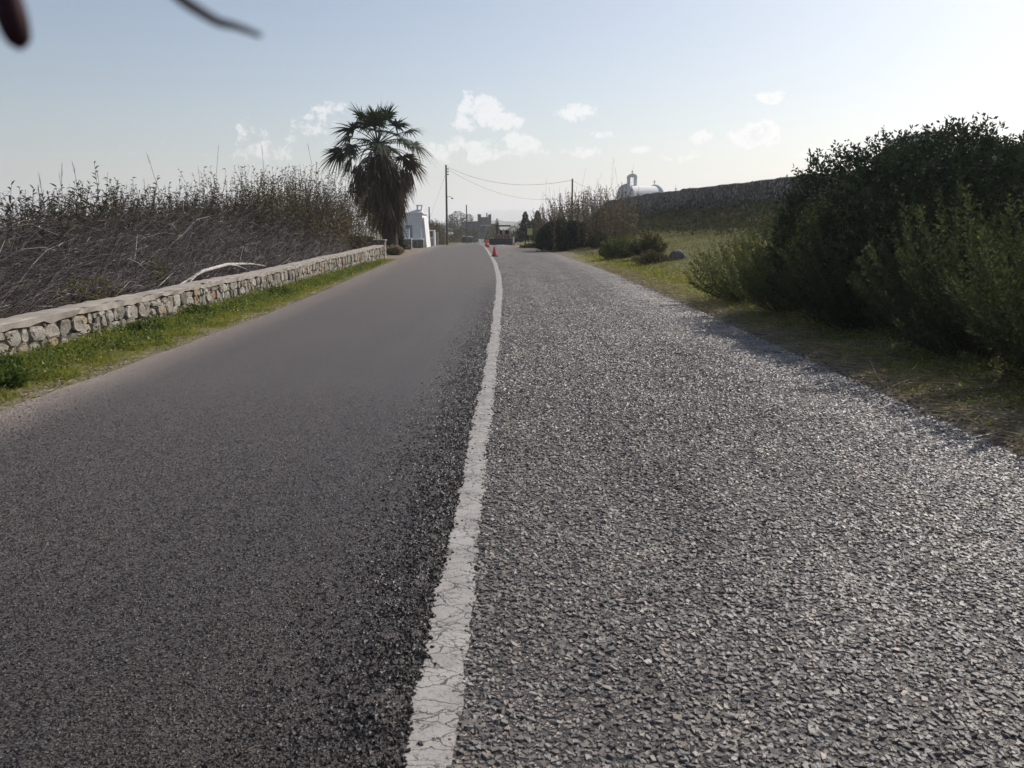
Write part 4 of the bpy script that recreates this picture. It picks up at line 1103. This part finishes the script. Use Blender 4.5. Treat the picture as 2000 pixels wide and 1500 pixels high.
# ------------------------------------------------------------------ far buildings, trees and the road works
def build_castle():
    y = 250.0
    g = float(zr(y)) - 1.0
    def X(px): return W(px, 440, y)[0]
    def Z(py): return W(950, py, y)[2]
    root = thing('castle_folly', (X(930), y, g), 'grey stone castle-like house with battlemented tower', 'castle')
    tw = obj('tower', [box(X(933), X(959), y, y + 4, g, Z(424))], M['castle'], root)
    for a, b, top in ((933, 936, 418), (937, 939, 418.5), (950, 951.6, 416), (953.5, 956, 419), (956.6, 959, 418)):
        obj('merlon', [box(X(a), X(b), y, y + 4, Z(424) + .002, Z(top))], M['castle'], root)
    obj('window', [box(X(940), X(947), y - .08, y + .3, Z(455), Z(441))], M['window'], root)
    obj('string_course', [box(X(938), X(958), y - .15, y - .002, Z(440.4), Z(439.6))], M['white'], root)
    obj('wing', [box(X(919), X(932.8), y + .6, y + 5, g, Z(432.5))], M['castle'], root)
    obj('wing_coping', [box(X(918.5), X(932.7), y + .5, y + 5.1, Z(432.4), Z(431.6))], M['white'], root)
    obj('far_wing', [box(X(900), X(918.8), y + 3, y + 7, g, Z(432.8))], M['castle'], root)
    obj('right_wing', [box(X(959.2), X(969), y + 1, y + 5, g, Z(437))], M['castle'], root)
    # small dark bin with pale lid in front
    yy = 150.0
    a, b = W(904, 462, yy), W(922, 462, yy); zb = float(H(np.array([a[0]]), np.array([yy]))[0])
    r = thing('roadside_bin', ((a[0] + b[0]) / 2, yy, zb), 'dark green roadside skip with pale sloping lid', 'bin')
    obj('body', [box(a[0], b[0], yy, yy + 1, zb - .05, a[2] - .15)], M['plastic'], r)
    V = box(a[0] - .08, b[0] + .08, yy - .1, yy + 1.1, a[2] - .148, a[2] - .06)[0].copy(); V[[0, 3, 4, 7], 2] += .22
    obj('lid', [(V, BOXF)], M['sheet'], r)

def conifer(name, label, px, pb, pt, y, wpx, kind='cone', n=1500, cat='tree', group=None, mat='needles', leafL=None):
    t = W(px, pt, y); x = t[0]; zb = float(H(np.array([x]), np.array([y]))[0]); h = t[2] - zb
    w = wpx / F_PX * y / 2
    root = thing(name, (x, y, zb), label, cat, group)
    obj('trunk', tubes(np.array([[x, y, zb - .2], [x, y, zb + h * .55], [x, y, zb + h * .96]]), np.array([.05 * h * .5, .03 * h * .5, .008]), 6), M['bark'], root)
    s = rng.random(n)
    if kind == 'cone':
        zz = .06 + .94 * s ** .8; rad = w * np.interp(zz, [0, .12, .45, 1], [.7, 1.05, .85, .03]) * (1 + .3 * np.sin(zz * 22))
    elif kind == 'column':
        zz = .02 + .98 * s; rad = w * np.interp(zz, [0, .2, .6, 1], [.8, 1, .9, .1])
    else:
        zz = .25 + .75 * s; rad = w * np.sqrt(np.clip(1 - ((zz - .6) / .42) ** 2, .02, 1)) * (1 + .25 * np.sin(zz * 17))
    a = rng.uniform(0, 6.283, n); q = rad * np.sqrt(rng.random(n))
    q = q * (1 + .3 * fbm(np.cos(a) * 2, zz * 4, 1.3, px))
    p = np.column_stack([x + q * np.cos(a), y + q * np.sin(a), zb + h * zz])
    d = norm(np.column_stack([np.cos(a), np.sin(a), np.full(n, .55)]) + rng.normal(scale=.3, size=(n, 3)))
    L = leafL or h * .11
    obj('crown', leaves(p, d, L * rng.uniform(.6, 1.3, n) * (1.2 - .85 * zz), L * .4 * (1.2 - .7 * zz), rnd=rng.random(n)), M[mat], root)

def build_far_trees():
    conifer('dark_conifer', 'dark drooping conifer beside the yellow sign', 1026, 476, 414, 92, 30, 'cone', 1600)
    conifer('dark_conifer', 'dark conifer right of the yellow sign against the reeds', 1050, 476, 412, 94, 36, 'cone', 1700)
    conifer('cypress_tree', 'slim column cypress right of the castle tower', 971, 470, 427, 190, 8, 'column', 700)
    conifer('pine_tree', 'dark pine behind the castle wing with pointed top', 893, 470, 413, 290, 30, 'round', 1200)
    conifer('pine_tree', 'rounded dark pine between the pines and the castle tower', 915, 470, 418, 285, 20, 'round', 900)
    conifer('pine_tree', 'low dark pine nearest to the lamp pole', 880, 470, 420, 300, 18, 'round', 700)
    conifer('olive_tree', 'pale leafy tree right of the paving machine', 1003, 474, 441, 108, 18, 'round', 900, mat='shrubleaf')
    conifer('olive_tree', 'small pale bush tree at the far right road bend', 1012, 476, 452, 100, 16, 'round', 700, mat='scrub')
    conifer('olive_tree', 'distant blue-green tree left of the dark conifers', 1017, 470, 431, 260, 20, 'round', 600)
    # norfolk pine tip above the right hill
    y = 125.0; t = W(1320, 361, y); zb = float(H(np.array([t[0]]), np.array([y]))[0]); h = t[2] - zb
    r = thing('norfolk_pine', (t[0], y, zb), 'small tiered pine tip rising above the right hillside', 'tree')
    obj('trunk', tubes(np.array([[t[0], y, zb - .2], [t[0], y, zb + h * .6], [t[0], y, t[2]]]), np.array([.1, .06, .015]), 5), M['bark'], r)
    for k in range(7):
        z = zb + h * (.3 + .1 * k); rr = .75 * (1.05 - .13 * k)
        m = 7; a = np.arange(m) / m * 6.283 + k
        P = np.stack([np.column_stack([np.full(m, t[0]), np.full(m, y), np.full(m, z)]), np.column_stack([t[0] + rr * np.cos(a) * .6, y + rr * np.sin(a) * .6, np.full(m, z + .02)]), np.column_stack([t[0] + rr * np.cos(a), y + rr * np.sin(a), np.full(m, z + .22 * rr)])], 1)
        obj('branch_tier', tubes(P, np.array([[.05, .06, .02]]) * np.ones((m, 1)), 4, rnd=np.full(m, .4)), M['needles'], r)
    # reeds beyond the house and by the lamp pole
    n = 650; y = rng.uniform(72, 125, n); x = off(y) + rng.uniform(-9.5, -5.2, n)
    parts, tips = reed_parts(np.column_stack([x, y]), np.interp(y, [72, 125], [2.3, 3.4]) * rng.uniform(.7, 1.1, n), nleaf=14, leafL=(.35, .6), leafW=.07, stem_r=.02, lo=.1, rshift=.2)
    obj('far_reeds', parts, M['reed'], kind='stuff', label='distant reeds behind the lamp pole')
    n = 5200                                                    # a far hedge line across the view beyond the machine
    y = rng.uniform(150, 205, n); px = rng.choice([rng.uniform(884, 935, n), rng.uniform(940, 1042, n)])
    px = np.where(rng.random(n) < .45, rng.uniform(878, 932, n), rng.uniform(948, 1045, n))
    x = (px - 1000) / F_PX * y * 1.0
    b = np.column_stack([x, y, H(x, y) + rng.random(n) ** 1.3 * 3.4 * (.55 + .35 * fbm(px, y * 0, .12, 3))])
    obj('far_hedge', leaves(b, unit(n, .4), rng.uniform(.3, .8, n), rng.uniform(.2, .45, n), rnd=rng.random(n)), M['scrub'], kind='stuff', label='distant scrubby hedge beyond the paving machine')
    # reeds on the right with long bare stalks
    n = 420; y = rng.uniform(47, 62, n); x = off(y) + rng.uniform(3.4, 9.3, n)
    hh = np.interp(x - off(y), [3.4, 5, 7.5, 9.6], [2.6, 3.5, 3.6, 2.2])
    parts, tips = reed_parts(np.column_stack([x, y]), hh * rng.uniform(.6, 1.05, n), nleaf=30, leafL=(.22, .44), leafW=.05, stem_r=.016, lo=.12, sway=.13, lean=(-.03, 0), rshift=.15)
    parts += plume_parts(tips[:34], (.3, .5), 1, (.4, 1.3))
    obj('right_reeds', parts, [M['reed'], M['plume']], kind='stuff', label='clump of tall reeds with bare stalks right of the road')
    mound_shrub('green_bush', 'dark green rounded bush at the foot of the right-hand reeds', (3.1, 49), (1.3, 1.0), 1.35, 1700, M['mastic'], .13, 9, 'bush', 30, 2.2)
    spray_shrub('dry_bush', 'brown dry bush right of the dark green bush under the reeds', (5.0, 46), .9, .8, 1.0, 120, 50, .1, M['scrub'], rnd_shift=.1)
    spray_shrub('bright_weed', 'bright yellow-green low weed patch below the yellow sign', (1.55, 58), 1.1, .5, .4, 90, 30, .12, M['olive'], rnd_shift=-.3)

def build_hill():
    # dry stone terrace wall along the bank, then scrub below it
    ys = np.concatenate([np.linspace(12, 120, 90)])
    rows = []
    for y in ys:
        x = off(y) + 14.6 + .15 * math.sin(y * .31)
        zt = float(np.interp(y, [12, 30, 40, 75, 96, 120], [3.5, 3.62, 3.85, 4.3, 4.35, 1.6])) + .03 * rng.normal()
        zb = float(H(np.array([x - 1.2]), np.array([y]))[0]) - .1
        rows.append([[x - .25, y, zb], [x - .05, y, zt - .05], [x + .05, y, zt], [x + .5, y, zt - .02], [x + .55, y, zt - 1.2]])
    V = np.array(rows).reshape(-1, 3); i = np.arange(len(V)).reshape(len(ys), 5)
    F = np.stack([i[:-1, :-1], i[1:, :-1], i[1:, 1:], i[:-1, 1:]], -1).reshape(-1, 4)
    obj('terrace_wall', [(V, F[:, ::-1])], M['rubble'], label='dark dry stone terrace wall along the right hillside', category='wall')
    n = 26000; y = 18 + 92 * rng.random(n); u = rng.uniform(10.4, 14.4, n); x = off(y) + u
    pn = fbm(x, y, .7, 3)
    k = rng.random(n) < np.clip(.45 + .6 * pn, .08, 1); x, y = x[k], y[k]; pn = pn[k]; n = len(x)
    b = np.column_stack([x, y, H(x, y) + rng.random(n) * np.clip(.6 + .5 * pn, .1, 1.2) + np.where(u[k] > 13.4, rng.random(n) * .8 * np.clip(pn, 0, 1), 0)])
    obj('hillside_scrub', leaves(b, unit(n, .8), rng.uniform(.12, .34, n), rng.uniform(.05, .13, n), rnd=np.clip(rng.random(n) * .7 + .2 * pn, 0, 1)), M['scrub'], kind='stuff', label='low brown scrub covering the bank below the terrace wall')
    n = 5000; y = 18 + 92 * rng.random(n); x = off(y) + rng.uniform(14.7, 17.5, n)
    b = np.column_stack([x, y, H(x, y)])
    obj('hilltop_grass', blades(b, unit(n, 1.5), rng.uniform(.15, .5, n), .03, .3, 2, rnd=rng.random(n) * .6), M['scrub'], kind='stuff', label='dry grass along the top of the terrace')

def build_chapel():
    y = 100.0
    x0, x1 = W(1203, 380, y)[0], W(1240, 380, y)[0]
    g = 2.6
    zv = W(1220, 362, y)[2]
    root = thing('chapel', (x0 + 2, y + 3, g), 'white barrel-roofed chapel with open bell arch on the right hill', 'chapel')
    # gable end faces the road at an angle: axis of the vault runs to the right and away
    ax = norm(np.array([.93, .36, 0.])); sd = np.array([-ax[1], ax[0], 0.])
    A = np.array([W(1222, 370, y)[0], y, 0]); half = 2.1; length = 4.3
    n = 18; th = np.linspace(0, np.pi, n)
    spring = zv - 1.55
    prof = [(-half, g), (-half, spring)] + [(-half * math.cos(t), spring + 1.55 * math.sin(t)) for t in th[1:-1]] + [(half, spring), (half, g)]
    prof = np.array(prof); k = len(prof)
    V0 = A + sd * prof[:, :1] + np.array([0, 0, 1]) * prof[:, 1:]
    V1 = V0 + ax * length
    V = np.concatenate([V0, V1]); i = np.arange(k)
    F = np.stack([i[:-1], i[1:], i[1:] + k, i[:-1] + k], -1)
    obj('vault', [(V, F), (V, np.arange(k)[None][:, ::-1]), (V, (np.arange(k) + k)[None])], M['white'], root)
    # gable end rims
    for s in (0, length - .25):
        P = np.concatenate([[(-half - .08, spring)], [(-(half + .08) * math.cos(t), spring + 1.65 * math.sin(t)) for t in th[1:-1]], [(half + .08, spring)]])
        L = A + ax * (s - .02) + sd * P[:, :1] + np.array([0, 0, 1]) * P[:, 1:]
        obj('gable_rim', tubes(L, np.full(len(L), .1), 5), M['white'], root)
    # bell arch
    c = A + ax * .9; zb = zv - .05; zt = W(1232, 346, y)[2]
    bx = obj('bell_arch', [box(c[0] - .62, c[0] - .28, y + .05, y + .75, zb, zt), box(c[0] + .18, c[0] + .52, y + .05, y + .75, zb, zt)], M['white'], root)
    arch = np.array([[c[0] - .05 + .5 * math.cos(t) * -1, 0, zt + .42 * math.sin(t)] for t in np.linspace(0, np.pi, 9)])
    Vf = np.concatenate([arch + [0, y + .02, 0], arch + [0, y + .78, 0]]); Vf[:, 0] = c[0] - .05 + (Vf[:, 0] - c[0] + .05) * 1.2
    kk = 9; i = np.arange(kk)
    obj('bell_arch_roof', [(Vf, np.stack([i[:-1], i[1:], i[1:] + kk, i[:-1] + kk], -1)), (Vf, i[None]), (Vf, (i + kk)[None]), (Vf, np.array([[0, kk, 2 * kk - 1, kk - 1]]))], M['white'], root)
    def cross(p, h):
        return [box(p[0] - .035, p[0] + .035, p[1] - .03, p[1] + .03, p[2], p[2] + h), box(p[0] - h * .3, p[0] - .037, p[1] - .03, p[1] + .03, p[2] + h * .55, p[2] + h * .55 + .07), box(p[0] + .037, p[0] + h * .3, p[1] - .03, p[1] + .03, p[2] + h * .55, p[2] + h * .55 + .07)]
    obj('cross', cross((c[0] - .05, y + .4, zt + .4), .42), M['metal'], root)
    e = A + ax * (length - .3)
    obj('cross_base', [box(e[0] - .22, e[0] + .22, e[1] - .2, e[1] + .2, zv - .08, zv + .12)], M['white'], root)
    obj('cross', cross((e[0], e[1], zv + .121), .58), M['metal'], root)
    obj('window', [box(A[0] - .08, A[0] + .05, y - .2, y - .12, spring + .35, spring + .85)], M['window'], root)
    # pale flat-roofed houses whose parapets show over the large bush
    for lab, pa, pb, pt, yy, dp in (('pale flat roof corner just visible above the large dark bush', 1812, 1862, 257, 48, 5), ('low pale roof end visible behind the right shoulder of the large bush', 1905, 1950, 271, 46, 5)):
        a, b = W(pa, pt, yy), W(pb, pt, yy); zb = float(H(np.array([a[0]]), np.array([yy]))[0]) - .3
        r = thing('hill_house', ((a[0] + b[0]) / 2, yy + 2, zb), lab, 'house')
        obj('wall', [box(a[0], b[0], yy, yy + dp, zb, a[2] - .15)], M['white'], r)
        obj('parapet', [box(a[0] - .04, b[0] + .04, yy - .04, yy + dp + .04, a[2] - .148, a[2])], M['concrete'], r)

def build_sign():
    y = 78.0
    a, b = W(1030, 446, y), W(1040, 459, y); x = (a[0] + b[0]) / 2; zb = float(H(np.array([x]), np.array([y]))[0])
    r = thing('road_sign', (x, y, zb), 'plain faded yellow road sign in front of the dark conifers', 'sign')
    obj('post', tubes(np.array([[x, y + .03, zb - .1], [x, y + .03, a[2] - .03]]), np.array([.03, .03]), 6), M['metal'], r)
    obj('panel', [box(a[0], b[0], y - .03, y - .002, b[2], a[2])], M['sign'], r)

def build_cones():
    def lathe(x, y, z, prof, n=16):
        th = np.arange(n) / n * 2 * np.pi
        V = np.concatenate([np.column_stack([x + r * np.cos(th), y + r * np.sin(th), np.full(n, z + h)]) for r, h in prof])
        i = np.arange(len(V)).reshape(len(prof), n)
        F = np.stack([i[:-1], np.roll(i, -1, 1)[:-1], np.roll(i, -1, 1)[1:], i[1:]], -1).reshape(-1, 4)
        return [(V, F), (V, i[-1:])]
    for lab, x, y, h, band in (('orange traffic cone standing alone on the painted line', -.86, 39.6, .47, False), ('white-banded orange traffic cone in the far group by the machine', -1.78, 60.0, .5, True), ('plain dark orange cone behind the white-banded cone', -2.05, 64.5, .5, False)):
        z = float(zr(y)) + .012
        r = thing('traffic_cone', (x, y, z), lab, 'traffic cone', 'traffic cones along the line')
        w = .165 * h / .47
        obj('base', [box(x - w, x + w, y - w, y + w, z, z + .035, taper=.92)], M['darksteel'] if not band else M['orange'], r)
        obj('body', lathe(x, y, z + .0352, [(w * .74, 0), (w * .62, h * .18), (w * .24, h * .82), (w * .2, h * .93), (w * .12, h * .94)]), M['orange'], r, smooth=True)
        if band:
            obj('band', lathe(x, y, z + .0352, [(w * .53 + .006, h * .32), (w * .40 + .006, h * .55)]), M['conewhite'], r, smooth=True)

def build_paver():
    y = 84.0
    def X(px): return W(px, 470, y)[0]
    def Z(py): return W(980, py, y)[2]
    zb = float(zr(y)) + .02
    x0, x1 = X(960), X(999)
    r = thing('road_paver', ((x0 + x1) / 2, y + 1.5, zb), 'asphalt paving machine with canopy frame stopped ahead in the right lane', 'machine')
    obj('screed', [box(X(953), X(1000), y - .3, y + .5, zb + .06, Z(470.5)), box(X(956), X(998), y - .2, y + .45, Z(470.5) + .003, Z(466))], M['darksteel'], r)
    obj('engine_body', [box(X(968), X(996), y + .6, y + 3.6, zb + .5, Z(458))], M['machine'], r)
    obj('platform', [box(X(963), X(997), y + .55, y + 1.6, Z(462), Z(461))], M['darksteel'], r)
    for xa in (X(961), X(994)):
        t = [box(xa, xa + .38, y + .8, y + 3.0, zb, zb + .62)]
        obj('crawler_track', t, M['rubber'], r)
    for xa in (X(970), X(996)):
        for yy in (y + .8, y + 2.8):
            obj('canopy_post', [box(xa - .06, xa + .06, yy, yy + .12, Z(458) + .002, Z(442.5) - .001)], M['machinegrey'] if xa > X(980) else M['darksteel'], r)
    obj('canopy', [box(X(969), X(998), y + .5, y + 3.1, Z(442.5), Z(439.6))], M['darksteel'], r)
    for px in (976, 986):
        s = obj('seat', [box(X(px), X(px) + .42, y + .9, y + 1.3, Z(458) + .002, Z(455)), box(X(px), X(px) + .42, y + 1.31, y + 1.4, Z(458) + .002, Z(450))], M['rubber'], r)
    obj('control_panel', [box(X(981), X(985), y + .7, y + .9, Z(458) + .002, Z(448))], M['machinegrey'], r)
    obj('exhaust', tubes(np.array([[X(971), y + 3.2, Z(458)], [X(971), y + 3.2, Z(436)]]), np.array([.07, .07]), 8, cap=True), M['darksteel'], r)
    obj('side_arm', [box(X(996.6), X(998.6), y + .2, y + .5, Z(470), Z(457))], M['machinegrey'], r)
    for k, px in enumerate((972, 977, 983, 989)):
        obj('hydraulic_ram', tubes(np.array([[X(px), y + .5, Z(466)], [X(px), y + .62, Z(460)]]), np.array([.05, .04]), 6), M['machinegrey'], r)
    # red and white marker boards next to it
    for k, (px, pt, pb) in enumerate(((1003.2, 464, 476),)):
        yy = 80.0; a = W(px, pt, yy); z = float(zr(yy))
        q = thing('marker_post', (a[0], yy, z), 'red and white marker post right of the paving machine', 'post')
        hh = (a[2] - z) / 4
        obj('foot', [box(a[0] - .16, a[0] + .16, yy - .14, yy + .16, z + .01, z + .07)], M['orange'], q)
        for s in range(4):
            obj('stripe', [box(a[0] - .07, a[0] + .07, yy - .02, yy + .02, z + .071 + s * hh, z + .069 + (s + 1) * hh)], M['conewhite'] if s in (1, 3, 2) else M['orange'], q)

build_castle(); build_far_trees(); build_hill(); build_chapel(); build_sign(); build_cones(); build_paver()

# ------------------------------------------------------------------ tree at the left behind the camera, one twig hangs into view
def build_near_tree():
    bx, by = -6.6, -2.6; bz = float(H(np.array([bx]), np.array([by]))[0])
    root = thing('overhanging_tree', (bx, by, bz), 'out-of-focus twig and dark red leaf hanging into the top left corner', 'tree')
    def path(pts, r0, r1, name, mat='twig', n=6, sub=5):
        pts = np.array(pts, float); t = np.linspace(0, len(pts) - 1, (len(pts) - 1) * sub + 1)
        P = np.column_stack([np.interp(t, np.arange(len(pts)), pts[:, k]) for k in range(3)])
        for _ in range(3): P[1:-1] = (P[:-2] + P[1:-1] * 2 + P[2:]) / 4
        return obj(name, tubes(P, np.linspace(r0, r1, len(P)), n, cap=True), M[mat], root, smooth=True)
    path([[bx, by, bz - .1], [bx + .1, by, 1.2], [bx + .4, by + .2, 2.2]], .16, .11, 'trunk', 'bark', 10)
    path([[bx + .4, by + .2, 2.2], [-4.6, -1.6, 2.9], [-2.6, -.7, 2.75], [-1.0, -.1, 2.2], [-.32, .1, 1.78]], .10, .008, 'limb', 'bark', 8)
    path([[bx + .4, by + .2, 2.2], [-7.6, -3.4, 3.3], [-8.2, -4.2, 4.0]], .08, .02, 'limb', 'bark', 8)
    y = .26
    T = [W(300, -60, y), W(350, -4, y), W(400, 28, y), W(428, 44, y), W(455, 49, y), W(485, 60, y), W(510, 70, y)]
    path([[-.32, .1, 1.78], [-.22, .2, 1.70]] + T, .0026, .0008, 'twig', 'twig', 7)
    Lf = [W(-30, -160, y), W(4, -60, y), W(18, 0, y)]
    path([[-.32, .1, 1.78]] + Lf, .004, .002, 'twig', 'twig', 6)
    p0, p1, p2 = W(12, -40, y), W(24, 40, y), W(40, 96, y)
    P = np.array([p0, (p0 + p1) / 2, p1, (p1 + p2) / 2, p1 * .25 + p2 * .75, p2])
    obj('red_leaf', tubes(P, np.array([.002, .0042, .0048, .0042, .0034, .001]), 8, cap=True), M['redleaf'], root, smooth=True)
build_near_tree()

# ------------------------------------------------------------------ the air
def build_haze():
    m = bpy.data.materials.new('haze')
    nt, N, L = nodes_of(m)
    N.remove(N['Principled BSDF'])
    v = N.new('ShaderNodeVolumePrincipled')
    v.inputs['Color'].default_value = (0.95, 0.96, 1.0, 1)
    v.inputs['Density'].default_value = 0.0004
    v.inputs['Anisotropy'].default_value = 0.3
    L.new(v.outputs[0], N['Material Output'].inputs['Volume'])
    obj('haze', [box(-7200, 7200, -300, 7500, -60, 170)], m, kind='stuff')
build_haze()
